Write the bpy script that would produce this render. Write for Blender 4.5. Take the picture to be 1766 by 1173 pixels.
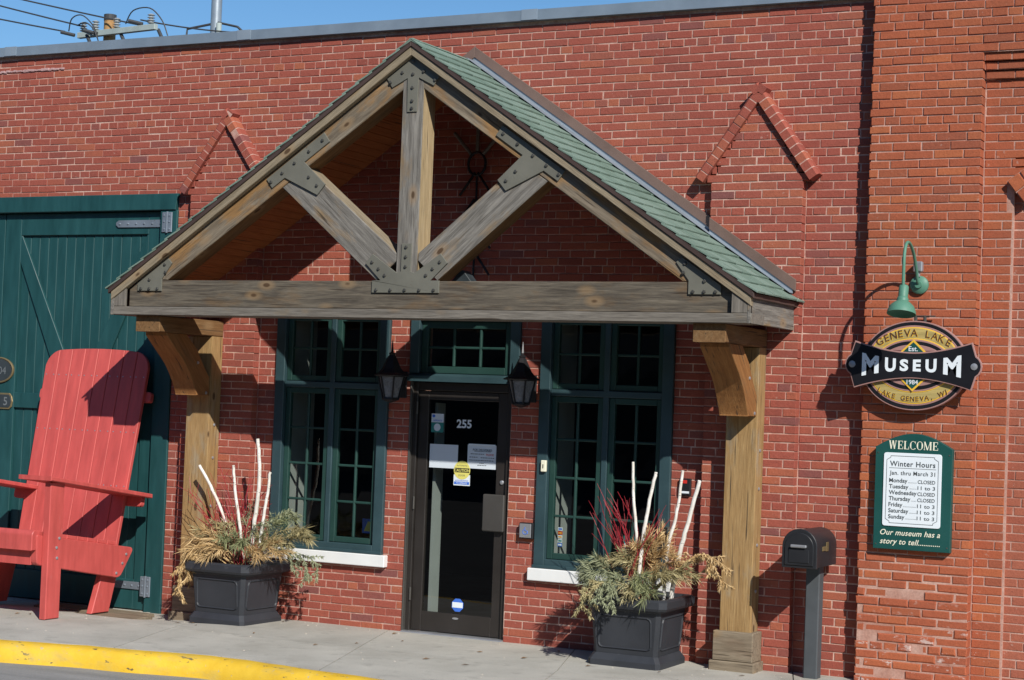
import bpy, bmesh, math, random
from mathutils import Vector, Matrix
random.seed(7)
R = math.radians
sc = bpy.context.scene
for o in list(bpy.data.objects): bpy.data.objects.remove(o)

# ------------------------------------------------------------------ camera
cam_d = bpy.data.cameras.new('camera'); cam = bpy.data.objects.new('camera', cam_d)
sc.collection.objects.link(cam); sc.camera = cam
CAM = Vector((7.94484, -13.80127, 2.01269))
yaw, pitch, roll = R(26.95), R(2.0146), R(2.1442)
fw = Vector((-math.sin(yaw)*math.cos(pitch), math.cos(yaw)*math.cos(pitch), math.sin(pitch)))
r0 = Vector((math.cos(yaw), math.sin(yaw), 0)); u0 = r0.cross(fw)
rv = r0*math.cos(roll) + u0*math.sin(roll); uv = u0*math.cos(roll) - r0*math.sin(roll)
m = Matrix((rv, uv, -fw)).transposed().to_4x4(); m.translation = CAM
cam.matrix_world = m
cam_d.sensor_width = 36.0; cam_d.lens = 3137.136/1766*36.0
cam_d.clip_start = 0.1; cam_d.clip_end = 2000
sc.render.resolution_x, sc.render.resolution_y = 1024, 680

# ------------------------------------------------------------------ sky, sun, exposure
SUN = Vector((-1.06, 1.0, -1.02)).normalized()          # direction the light travels
to_sun = -SUN
elev = math.asin(to_sun.z); az = math.atan2(to_sun.x, to_sun.y)
w = bpy.data.worlds.new('World'); sc.world = w; w.use_nodes = True
nt = w.node_tree; bg = nt.nodes['Background']
sky = nt.nodes.new('ShaderNodeTexSky'); sky.sky_type = 'NISHITA'; sky.sun_disc = False
sky.sun_elevation = elev; sky.sun_rotation = az
sky.air_density = 1.0; sky.dust_density = 0.0; sky.ozone_density = 4.0; sky.altitude = 300
hs = nt.nodes.new('ShaderNodeHueSaturation'); hs.inputs['Saturation'].default_value = 1.18; hs.inputs['Value'].default_value = 1.0
nt.links.new(sky.outputs[0], hs.inputs['Color']); nt.links.new(hs.outputs[0], bg.inputs[0]); bg.inputs[1].default_value = 0.10
sun_d = bpy.data.lights.new('sun', 'SUN'); sun = bpy.data.objects.new('sun', sun_d); sc.collection.objects.link(sun)
sun_d.energy = 5.0; sun_d.angle = R(0.5); sun_d.color = (1.0, 0.955, 0.88)
sun.rotation_euler = SUN.to_track_quat('-Z', 'Y').to_euler(); sun.location = (12, -20, 15)
vs = sc.view_settings; vs.view_transform = 'Standard'; vs.look = 'None'; vs.gamma = 1; vs.exposure = 0.08
vs.use_curve_mapping = False

# ------------------------------------------------------------------ materials
MATS = {}
class NT:
    def __init__(s, name, rough=0.7, spec=0.4, metal=0.0):
        s.m = bpy.data.materials.new(name); s.m.use_nodes = True; s.t = s.m.node_tree
        s.b = s.t.nodes['Principled BSDF']; s.b.inputs['Roughness'].default_value = rough
        s.b.inputs['Specular IOR Level'].default_value = spec; s.b.inputs['Metallic'].default_value = metal
        MATS[name] = s.m
    def n(s, typ, **kw):
        nd = s.t.nodes.new('ShaderNode'+typ)
        for k, v in kw.items(): setattr(nd, k, v)
        return nd
    def l(s, a, b): s.t.links.new(a, b)
    def math(s, op, a, b=None, clamp=False):
        nd = s.n('Math', operation=op, use_clamp=clamp)
        for i, v in enumerate((a, b)):
            if v is None: continue
            if isinstance(v, (int, float)): nd.inputs[i].default_value = v
            else: s.l(v, nd.inputs[i])
        return nd.outputs[0]
    def coord(s, kind='Object', scale=(1, 1, 1), seed=True):
        if kind == 'World': src = s.n('NewGeometry').outputs['Position']
        else: src = s.n('TexCoord').outputs[kind]
        if seed:
            oi = s.n('ObjectInfo'); cmb = s.n('CombineXYZ')
            s.l(s.math('MULTIPLY', oi.outputs['Random'], 37.0), cmb.inputs[0]); s.l(s.math('MULTIPLY', oi.outputs['Random'], 91.0), cmb.inputs[1])
            add = s.n('VectorMath', operation='ADD'); s.l(src, add.inputs[0]); s.l(cmb.outputs[0], add.inputs[1]); src = add.outputs[0]
        mp = s.n('Mapping'); mp.inputs['Scale'].default_value = scale; s.l(src, mp.inputs[0]); return mp.outputs[0]
    def noise(s, vec, scale=5, detail=4, rough=0.55, dist=0.0):
        nd = s.n('TexNoise'); nd.inputs['Scale'].default_value = scale; nd.inputs['Detail'].default_value = detail
        nd.inputs['Roughness'].default_value = rough; nd.inputs['Distortion'].default_value = dist
        s.l(vec, nd.inputs['Vector']); return nd.outputs['Fac']
    def ramp(s, fac, stops, interp='LINEAR'):
        nd = s.n('ValToRGB'); cr = nd.color_ramp; cr.interpolation = interp
        while len(cr.elements) < len(stops): cr.elements.new(0.5)
        for e, (p, c) in zip(cr.elements, stops):
            e.position = p; e.color = (*c, 1) if len(c) == 3 else c
        s.l(fac, nd.inputs[0]); return nd.outputs[0]
    def val(s, fac, a, b, lo=0.0, hi=1.0):
        nd = s.n('MapRange'); nd.inputs[1].default_value = a; nd.inputs[2].default_value = b
        nd.inputs[3].default_value = lo; nd.inputs[4].default_value = hi; s.l(fac, nd.inputs[0]); return nd.outputs[0]
    def mix(s, fac, a, b, mode='MIX'):
        nd = s.n('Mix', data_type='RGBA', blend_type=mode)
        for i, v in ((0, fac), (6, a), (7, b)):
            if isinstance(v, (int, float)): nd.inputs[i].default_value = v
            elif isinstance(v, tuple): nd.inputs[i].default_value = (*v, 1)
            else: s.l(v, nd.inputs[i])
        return nd.outputs[2]
    def color(s, c):
        if isinstance(c, tuple): s.b.inputs['Base Color'].default_value = (*c, 1)
        else: s.l(c, s.b.inputs['Base Color'])
    def bump(s, h, strength=0.3, dist=0.01):
        nd = s.n('Bump'); nd.inputs['Strength'].default_value = strength; nd.inputs['Distance'].default_value = dist
        s.l(h, nd.inputs['Height']); s.l(nd.outputs[0], s.b.inputs['Normal'])
    def rough(s, v): s.l(v, s.b.inputs['Roughness'])

def brick_mat(name, stops, soot, fac_soot):
    t = NT(name, 0.9, 0.25)
    oi = t.n('ObjectInfo'); ge = t.n('NewGeometry')
    r = t.math('FRACT', t.math('ADD', oi.outputs['Random'], ge.outputs['Random Per Island']))
    base = t.ramp(r, stops)
    pos = t.coord('World', seed=False)
    fine = t.noise(pos, 95, 6, 0.7)
    c = t.mix(1.0, base, t.ramp(fine, [(0.25, (0.72, 0.70, 0.68)), (0.5, (1, 1, 1)), (0.8, (1.22, 1.2, 1.18))]), 'MULTIPLY')
    big = t.noise(pos, 1.1, 5, 0.6)
    c = t.mix(t.val(big, 0.5, 0.75, 0, fac_soot), c, soot)
    mid = t.noise(t.coord('World', (3, 3, 9), False), 2.2, 4, 0.6)
    c = t.mix(t.val(mid, 0.64, 0.80, 0, 0.4), c, tuple(x*0.55 for x in soot))
    stv = t.noise(t.coord('World', (5.0, 1, 0.35), False), 1.6, 5, 0.65)
    c = t.mix(t.val(stv, 0.60, 0.74, 0, 0.28 if name != 'brick_orange' else 0.14), c, tuple(x*0.45 for x in soot))
    sp = t.noise(pos, 26, 3, 0.5)
    c = t.mix(t.val(sp, 0.68, 0.74, 0, 0.4), c, (0.50, 0.34, 0.28))
    rep = t.noise(t.coord('World', (1, 1, 2.5), False), 1.9, 6, 0.68)
    c = t.mix(t.val(rep, 0.69, 0.73, 0, 0.45), c, (0.50, 0.30, 0.23))         # patches where repointing was smeared over the faces
    chip = t.noise(pos, 48, 2, 0.4); c = t.mix(t.val(chip, 0.74, 0.77, 0, 0.7), c, (0.13, 0.045, 0.035))          # mortar smears on the brick faces
    if name == 'brick_orange':                      # salts blooming on the damp foot of the wall
        sx = t.n('SeparateXYZ'); t.l(pos, sx.inputs[0])
        msk = t.math('MULTIPLY', t.val(t.noise(t.coord('World', (1, 1, 2.2), False), 5.0, 6, 0.7), 0.60, 0.66), t.val(sx.outputs[2], 0.75, 0.30))
        c = t.mix(t.math('MULTIPLY', msk, 0.75), c, (0.60, 0.52, 0.48))
    t.color(c)
    t.bump(t.math('ADD', t.math('MULTIPLY', fine, 0.5), t.noise(pos, 30, 4)), 0.55, 0.006)
    return t
brick_mat('brick_red', [(0.0, (0.25, 0.068, 0.050)), (0.12, (0.295, 0.076, 0.053)), (0.42, (0.32, 0.084, 0.058)), (0.6, (0.30, 0.080, 0.057)), (0.8, (0.33, 0.092, 0.059)), (0.92, (0.365, 0.112, 0.062)), (0.965, (0.25, 0.078, 0.062)), (1.0, (0.205, 0.075, 0.068))],
          (0.225, 0.072, 0.058), 0.5)
brick_mat('brick_orange', [(0.0, (0.29, 0.086, 0.048)), (0.2, (0.345, 0.094, 0.047)), (0.5, (0.37, 0.102, 0.049)), (0.75, (0.35, 0.094, 0.045)), (0.92, (0.42, 0.126, 0.054)), (1.0, (0.29, 0.084, 0.045))],
          (0.20, 0.075, 0.042), 0.4)
brick_mat('brick_pink', [(0, (0.32, 0.10, 0.06)), (0.5, (0.36, 0.115, 0.07)), (1, (0.30, 0.085, 0.052))], (0.25, 0.09, 0.06), 0.3)
def mortar_mat(name, a, b):
    t = NT(name, 0.95, 0.2); p = t.coord('World', seed=False)
    mid_ = t.math('ADD', t.math('MULTIPLY', t.noise(p, 2.2, 3, 0.5), 0.55), t.math('MULTIPLY', t.noise(p, 11, 4, 0.6), 0.45))
    t.color(t.mix(1.0, t.ramp(mid_, [(0.36, a), (0.62, b)]), t.ramp(t.noise(p, 60, 4), [(0.3, (0.82,)*3), (0.7, (1.12,)*3)]), 'MULTIPLY'))
    t.bump(t.noise(p, 120, 4), 0.5, 0.004)
mortar_mat('mortar', (0.35, 0.14, 0.112), (0.62, 0.425, 0.345))
mortar_mat('mortar_grey', (0.35, 0.165, 0.12), (0.54, 0.345, 0.28))
mortar_mat('mortar_lilac', (0.42, 0.26, 0.25), (0.50, 0.33, 0.32))
mortar_mat('rubble', (0.36, 0.33, 0.28), (0.46, 0.42, 0.35))

def wood_mat(name, stops, patch, patch_lo, patch_hi, streak=0.55, rough=0.8, knots=True, scale=1.0):
    t = NT(name, rough, 0.25)
    v = t.coord('Object', (1.1*scale, 16*scale, 16*scale)); g = t.noise(v, 2.2, 7, 0.65, 0.6)
    base = t.ramp(g, stops)
    vp = t.coord('Object', (1.6, 4.5, 4.5)); pn = t.noise(vp, 1.5, 4, 0.6)
    c = t.mix(t.val(pn, patch_lo, patch_hi), base, t.mix(1.0, patch, t.ramp(g, [(0.3, (0.75,)*3), (0.7, (1.25,)*3)]), 'MULTIPLY'))
    fine = t.noise(t.coord('Object', (3, 70, 70)), 3.0, 3, 0.6)
    c = t.mix(1.0, c, t.ramp(fine, [(0.3, (1-streak*0.5,)*3), (0.65, (1.12,)*3)]), 'MULTIPLY')
    crack = t.noise(t.coord('Object', (0.8, 26, 26)), 2.4, 2, 0.4)
    c = t.mix(t.val(crack, 0.335, 0.285, 0, 0.85), c, (0.045, 0.032, 0.022))
    h = t.math('ADD', g, t.math('MULTIPLY', fine, 0.6))
    if knots:
        vo = t.n('TexVoronoi'); vo.inputs['Scale'].default_value = 1.0; t.l(t.coord('Object', (2.3, 4.2, 4.6)), vo.inputs['Vector'])
        d = vo.outputs['Distance']
        c = t.mix(t.val(d, 0.25, 0.13, 0, 0.5), c, (0.30, 0.195, 0.10))
        c = t.mix(t.val(d, 0.10, 0.065, 0, 0.9), c, (0.07, 0.038, 0.018))
    t.color(c); t.bump(h, 0.45, 0.006)
G1, G2, G3, G4 = (0.07, 0.064, 0.056), (0.15, 0.139, 0.122), (0.225, 0.21, 0.186), (0.32, 0.30, 0.262)
wood_mat('wood_grey', [(0.2, G1), (0.42, G2), (0.58, G3), (0.8, G4)], (0.24, 0.165, 0.09), 0.54, 0.72)
wood_mat('wood_rafter', [(0.2, (0.08, 0.062, 0.043)), (0.42, (0.155, 0.125, 0.09)), (0.58, (0.225, 0.185, 0.135)), (0.8, (0.31, 0.265, 0.20))], (0.27, 0.155, 0.065), 0.47, 0.62)
wood_mat('wood_dark', [(0.2, (0.045, 0.038, 0.030)), (0.42, (0.095, 0.08, 0.062)), (0.58, (0.145, 0.123, 0.093)), (0.8, (0.21, 0.18, 0.135))], (0.15, 0.095, 0.05), 0.52, 0.75)
wood_mat('wood_brown', [(0.2, (0.10, 0.052, 0.02)), (0.5, (0.185, 0.10, 0.042)), (0.8, (0.26, 0.16, 0.075))], (0.16, 0.11, 0.06), 0.55, 0.8, 0.4)
wood_mat('wood_tan', [(0.2, (0.27, 0.19, 0.10)), (0.5, (0.40, 0.30, 0.17)), (0.8, (0.50, 0.39, 0.24))], (0.36, 0.29, 0.19), 0.55, 0.8, 0.35)
wood_mat('wood_strip', [(0.2, (0.16, 0.13, 0.085)), (0.5, (0.27, 0.22, 0.15)), (0.8, (0.37, 0.31, 0.22))], (0.25, 0.19, 0.12), 0.55, 0.75)
wood_mat('wood_board_grey', [(0.2, (0.09, 0.08, 0.068)), (0.5, (0.175, 0.157, 0.133)), (0.8, (0.27, 0.245, 0.21))], (0.20, 0.15, 0.09), 0.6, 0.8)
wood_mat('wood_post', [(0.2, (0.21, 0.12, 0.045)), (0.5, (0.32, 0.20, 0.085)), (0.8, (0.42, 0.29, 0.14))], (0.30, 0.255, 0.18), 0.55, 0.75, 0.4)
wood_mat('wood_orange', [(0.2, (0.16, 0.068, 0.022)), (0.5, (0.265, 0.12, 0.040)), (0.8, (0.35, 0.18, 0.065))], (0.18, 0.10, 0.045), 0.55, 0.8, 0.35)
wood_mat('wood_soffit', [(0.2, (0.22, 0.068, 0.024)), (0.5, (0.31, 0.10, 0.034)), (0.8, (0.38, 0.14, 0.05))], (0.24, 0.075, 0.025), 0.5, 0.8, 0.3, 0.6, False)
wood_mat('wood_plank', [(0.2, (0.13, 0.10, 0.07)), (0.5, (0.23, 0.185, 0.13)), (0.8, (0.32, 0.26, 0.19))], (0.17, 0.12, 0.08), 0.5, 0.75)
wood_mat('pole_wood', [(0.2, (0.30, 0.15, 0.06)), (0.5, (0.42, 0.24, 0.10)), (0.8, (0.52, 0.32, 0.15))], (0.30, 0.2, 0.1), 0.6, 0.8)

def paint(name, col, rough=0.5, var=0.16, spec=0.4, metal=0.0, wear=None, wear_t=0.7, bump=0.12, streak=(1, 1, 1), nscale=3.0):
    t = NT(name, rough, spec, metal); p = t.coord('Object', streak)
    n = t.noise(p, nscale, 5, 0.6); lo, hi = 1-var, 1+var
    c = t.mix(1.0, col, t.ramp(n, [(0.3, (lo,)*3), (0.7, (hi,)*3)]), 'MULTIPLY')
    if wear:
        wn = t.noise(t.coord('Object', streak), 9, 6, 0.7)
        c = t.mix(t.val(wn, wear_t, wear_t+0.06, 0, 0.85), c, wear)
    t.color(c); t.bump(t.noise(p, 45, 4), bump, 0.004)
    t.rough(t.val(n, 0.2, 0.8, max(0.05, rough-0.12), min(1, rough+0.12)))
paint('coping_joint', (0.30, 0.36, 0.42), 0.45, 0.10, 0.5, 0.35)
paint('coping_metal', (0.25, 0.31, 0.37), 0.45, 0.10, 0.5, 0.35)
paint('galvanised', (0.27, 0.315, 0.36), 0.5, 0.14, 0.5, 0.25)
paint('flashing_brown', (0.16, 0.105, 0.085), 0.6, 0.15)
paint('drip_brown', (0.065, 0.042, 0.036), 0.55, 0.15)
paint('green_casing', (0.030, 0.062, 0.072), 0.45, 0.16, 0.45, wear=(0.06, 0.095, 0.10), wear_t=0.72)
paint('green_sash', (0.019, 0.054, 0.046), 0.42, 0.14)
paint('green_door', (0.014, 0.066, 0.070), 0.5, 0.20, 0.35, wear=(0.05, 0.11, 0.10), wear_t=0.70, streak=(4, 4, 0.7))
paint('bronze', (0.036, 0.031, 0.028), 0.42, 0.12, 0.5, 0.3)
paint('pull_bronze', (0.078, 0.073, 0.067), 0.45, 0.06, 0.5, 0.3)
paint('bronze_light', (0.115, 0.108, 0.098), 0.4, 0.06, 0.5, 0.5)
paint('steel_plate', (0.155, 0.152, 0.125), 0.65, 0.14, 0.3, 0.1, wear=(0.12, 0.10, 0.075), wear_t=0.66)
paint('bolt_steel', (0.10, 0.098, 0.088), 0.5, 0.15, 0.5, 0.5)
paint('bolt_bright', (0.42, 0.43, 0.45), 0.4, 0.1, 0.5, 0.6)
paint('hinge_steel', (0.22, 0.26, 0.31), 0.5, 0.2, 0.5, 0.4, wear=(0.13, 0.10, 0.08), wear_t=0.64)
paint('red_paint', (0.51, 0.086, 0.077), 0.48, 0.15, 0.35, wear=(0.50, 0.125, 0.115), wear_t=0.62, bump=0.10, streak=(5, 5, 0.9))
paint('planter_black', (0.030, 0.033, 0.040), 0.55, 0.16, 0.4, wear=(0.06, 0.062, 0.07), wear_t=0.66)
paint('mailbox_black', (0.020, 0.021, 0.024), 0.38, 0.14)
paint('post_grey', (0.070, 0.078, 0.085), 0.6, 0.18, 0.3, wear=(0.28, 0.27, 0.25), wear_t=0.74)
paint('black_metal', (0.014, 0.014, 0.016), 0.5, 0.15)
paint('white_paint', (0.74, 0.75, 0.74), 0.55, 0.06)
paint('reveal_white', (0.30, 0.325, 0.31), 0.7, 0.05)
paint('lamp_green', (0.085, 0.22, 0.155), 0.5, 0.14, 0.4, wear=(0.13, 0.27, 0.2), wear_t=0.66)
paint('sign_green', (0.010, 0.072, 0.064), 0.45, 0.07, bump=0.04)
paint('sign_black', (0.011, 0.011, 0.014), 0.4, 0.08, bump=0.04)
paint('sign_white', (0.74, 0.80, 0.84), 0.5, 0.03, bump=0.02)
paint('sign_cream', (0.80, 0.78, 0.62), 0.5, 0.03, bump=0.02)
paint('sign_pink', (0.36, 0.20, 0.18), 0.6, 0.08)
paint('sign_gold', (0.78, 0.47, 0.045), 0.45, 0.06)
paint('sign_wood', (0.40, 0.31, 0.11), 0.6, 0.25, streak=(1, 1, 14))
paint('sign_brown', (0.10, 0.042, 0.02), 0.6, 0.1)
paint('sign_brick', (0.13, 0.055, 0.055), 0.7, 0.15)
paint('ink_dark', (0.055, 0.07, 0.075), 0.7, 0.05)
paint('paper', (0.62, 0.68, 0.74), 0.8, 0.03, bump=0.02)
paint('sticker_yellow', (0.72, 0.66, 0.17), 0.5, 0.04, bump=0.02)
paint('sticker_blue', (0.05, 0.16, 0.62), 0.5, 0.05, bump=0.02)
paint('sticker_teal', (0.03, 0.21, 0.19), 0.5, 0.05, bump=0.02)
paint('sticker_red', (0.55, 0.03, 0.02), 0.5, 0.05, bump=0.02)
paint('sticker_orange', (0.75, 0.35, 0.03), 0.5, 0.05, bump=0.02)
paint('plaque_dark', (0.035, 0.045, 0.052), 0.5, 0.25)
paint('plaque_brass', (0.26, 0.20, 0.10), 0.42, 0.25, 0.5, 0.5)
paint('plaque_silver', (0.21, 0.23, 0.24), 0.45, 0.15, 0.5, 0.3)
paint('soil', (0.03, 0.022, 0.016), 0.95, 0.3)
paint('red_twig', (0.30, 0.018, 0.028), 0.5, 0.2)
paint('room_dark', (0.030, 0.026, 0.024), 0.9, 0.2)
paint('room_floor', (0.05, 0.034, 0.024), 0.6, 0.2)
paint('utility_grey', (0.36, 0.42, 0.40), 0.55, 0.12)
paint('steel_pole', (0.36, 0.40, 0.43), 0.4, 0.1, 0.5, 0.5)
paint('wire_dark', (0.05, 0.052, 0.055), 0.6, 0.1)
paint('porcelain', (0.40, 0.42, 0.42), 0.25, 0.1)
paint('shop_wall', (0.16, 0.12, 0.10), 0.9, 0.2)
paint('shop_dark', (0.03, 0.03, 0.03), 0.6, 0.2)

def build_special():
    t = NT('shingle', 0.95, 0.2)
    oi = t.n('ObjectInfo'); p = t.coord('Object')
    c = t.ramp(oi.outputs['Random'], [(0, (0.135, 0.195, 0.155)), (0.5, (0.175, 0.245, 0.20)), (1, (0.215, 0.285, 0.24))])
    ge = t.n('NewGeometry')
    c = t.mix(0.35, c, t.ramp(ge.outputs['Random Per Island'], [(0, (0.12, 0.18, 0.145)), (1, (0.20, 0.27, 0.225))]))
    c = t.mix(1.0, c, t.ramp(t.noise(p, 150, 5, 0.8), [(0.25, (0.55,)*3), (0.5, (1,)*3), (0.75, (1.35,)*3)]), 'MULTIPLY')
    c = t.mix(t.val(t.noise(t.coord('World', seed=False), 3, 4), 0.55, 0.75, 0, 0.4), c, (0.11, 0.16, 0.125))
    t.color(c); t.bump(t.noise(p, 220, 3), 0.6, 0.004)
    # concrete
    t = NT('concrete', 0.9, 0.3); p = t.coord('World', seed=False); oi = t.n('ObjectInfo')
    c = t.ramp(t.noise(p, 1.3, 6, 0.62), [(0.3, (0.35, 0.335, 0.29)), (0.5, (0.435, 0.42, 0.37)), (0.72, (0.51, 0.49, 0.43))])
    c = t.mix(1.0, c, t.ramp(oi.outputs['Random'], [(0, (0.93,)*3), (1, (1.05,)*3)]), 'MULTIPLY')
    c = t.mix(1.0, c, t.ramp(t.noise(p, 90, 5, 0.75), [(0.3, (0.82,)*3), (0.7, (1.12,)*3)]), 'MULTIPLY')
    c = t.mix(t.val(t.noise(p, 5.5, 5, 0.6), 0.56, 0.70, 0, 0.5), c, (0.25, 0.24, 0.21))
    c = t.mix(t.val(t.noise(t.coord('World', (1, 1, 1), False), 34, 2, 0.4), 0.735, 0.76, 0, 0.7), c, (0.13, 0.11, 0.09))
    c = t.mix(t.val(t.noise(t.coord('World', (0.35, 3.2, 1), False), 2.1, 6, 0.7, 1.4), 0.62, 0.66, 0, 0.35), c, (0.60, 0.58, 0.53))
    t.color(c); t.bump(t.noise(p, 130, 5, 0.7), 0.4, 0.004)
    # asphalt
    t = NT('asphalt', 0.92, 0.3); p = t.coord('World', seed=False)
    c = t.ramp(t.noise(p, 0.9, 5), [(0.3, (0.05, 0.05, 0.05)), (0.7, (0.075, 0.075, 0.073))])
    c = t.mix(1.0, c, t.ramp(t.noise(p, 130, 4, 0.8), [(0.3, (0.7,)*3), (0.7, (1.25,)*3)]), 'MULTIPLY')
    t.color(c); t.bump(t.noise(p, 180, 3), 0.6, 0.006)
    # yellow kerb paint, chipped
    t = NT('kerb_yellow', 0.65, 0.35); p = t.coord('World', seed=False)
    c = t.ramp(t.noise(p, 4, 5, 0.6), [(0.3, (0.66, 0.40, 0.022)), (0.7, (0.80, 0.53, 0.05))])
    c = t.mix(t.val(t.noise(p, 11, 6, 0.7), 0.60, 0.66, 0, 0.55), c, (0.55, 0.40, 0.12))
    c = t.mix(t.val(t.noise(t.coord('World', (1.0, 3, 3), False), 6.5, 5, 0.65), 0.63, 0.648, 0, 0.9), c, (0.08, 0.072, 0.055))
    c = t.mix(t.val(t.noise(p, 23, 4, 0.6), 0.66, 0.70, 0, 0.8), c, (0.42, 0.39, 0.33))
    c = t.mix(t.val(t.noise(t.coord('World', (0.7, 2, 2), False), 3.0, 6, 0.7), 0.52, 0.68, 0, 0.55), c, (0.46, 0.36, 0.13))
    t.color(c); t.bump(t.noise(p, 60, 5), 0.45, 0.005)
    # birch bark
    t = NT('birch', 0.75, 0.3); p = t.coord('World', (1, 1, 1), False)
    c = t.ramp(t.noise(p, 14, 4), [(0.3, (0.62, 0.57, 0.49)), (0.6, (0.80, 0.78, 0.73))])
    c = t.mix(t.val(t.noise(t.coord('World', (14, 14, 60), False), 1.4, 3, 0.6), 0.635, 0.66, 0, 0.9), c, (0.08, 0.06, 0.045))
    c = t.mix(t.val(t.noise(p, 7, 3), 0.62, 0.72, 0, 0.6), c, (0.48, 0.33, 0.18))
    t.color(c)
    for nm, a, b in (('needle_green', (0.13, 0.155, 0.075), (0.33, 0.34, 0.17)), ('needle_tan', (0.36, 0.22, 0.085), (0.66, 0.48, 0.25)), ('needle_olive', (0.25, 0.215, 0.10), (0.50, 0.43, 0.23)), ('needle_grey', (0.18, 0.20, 0.115), (0.37, 0.39, 0.24))):
        t = NT(nm, 0.6, 0.3); ge = t.n('NewGeometry')
        t.color(t.ramp(ge.outputs['Random Per Island'], [(0, a), (1, b)]))
    # glass: straight-through pane with mirror reflections by the Fresnel law
    t = NT('glass'); t.t.nodes.remove(t.b); out = t.t.nodes['Material Output']
    ge = t.n('NewGeometry'); dp = t.n('VectorMath', operation='DOT_PRODUCT'); t.l(ge.outputs['Incoming'], dp.inputs[0]); t.l(ge.outputs['Normal'], dp.inputs[1])
    sch = t.math('POWER', t.math('SUBTRACT', 1.0, t.math('ABSOLUTE', dp.outputs['Value'])), 5.0)
    fres = t.math('ADD', 0.065, t.math('MULTIPLY', sch, 0.90), True)          # two faces of one thin pane
    tr = t.n('BsdfTransparent'); tr.inputs[0].default_value = (0.80, 0.84, 0.82, 1)
    gl = t.n('BsdfGlossy'); gl.inputs['Roughness'].default_value = 0.008
    mx = t.n('MixShader'); t.l(fres, mx.inputs[0]); t.l(tr.outputs[0], mx.inputs[1]); t.l(gl.outputs[0], mx.inputs[2]); t.l(mx.outputs[0], out.inputs[0])
    # frosted lantern glass
    t = NT('lantern_glass', 0.35, 0.5); p = t.coord('Object', seed=False)
    t.color(t.ramp(t.noise(p, 30, 4, 0.6, 1.0), [(0.3, (0.10, 0.105, 0.115)), (0.7, (0.22, 0.225, 0.24))]))
    t.bump(t.noise(p, 55, 2), 0.5, 0.01)
build_special()

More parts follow.
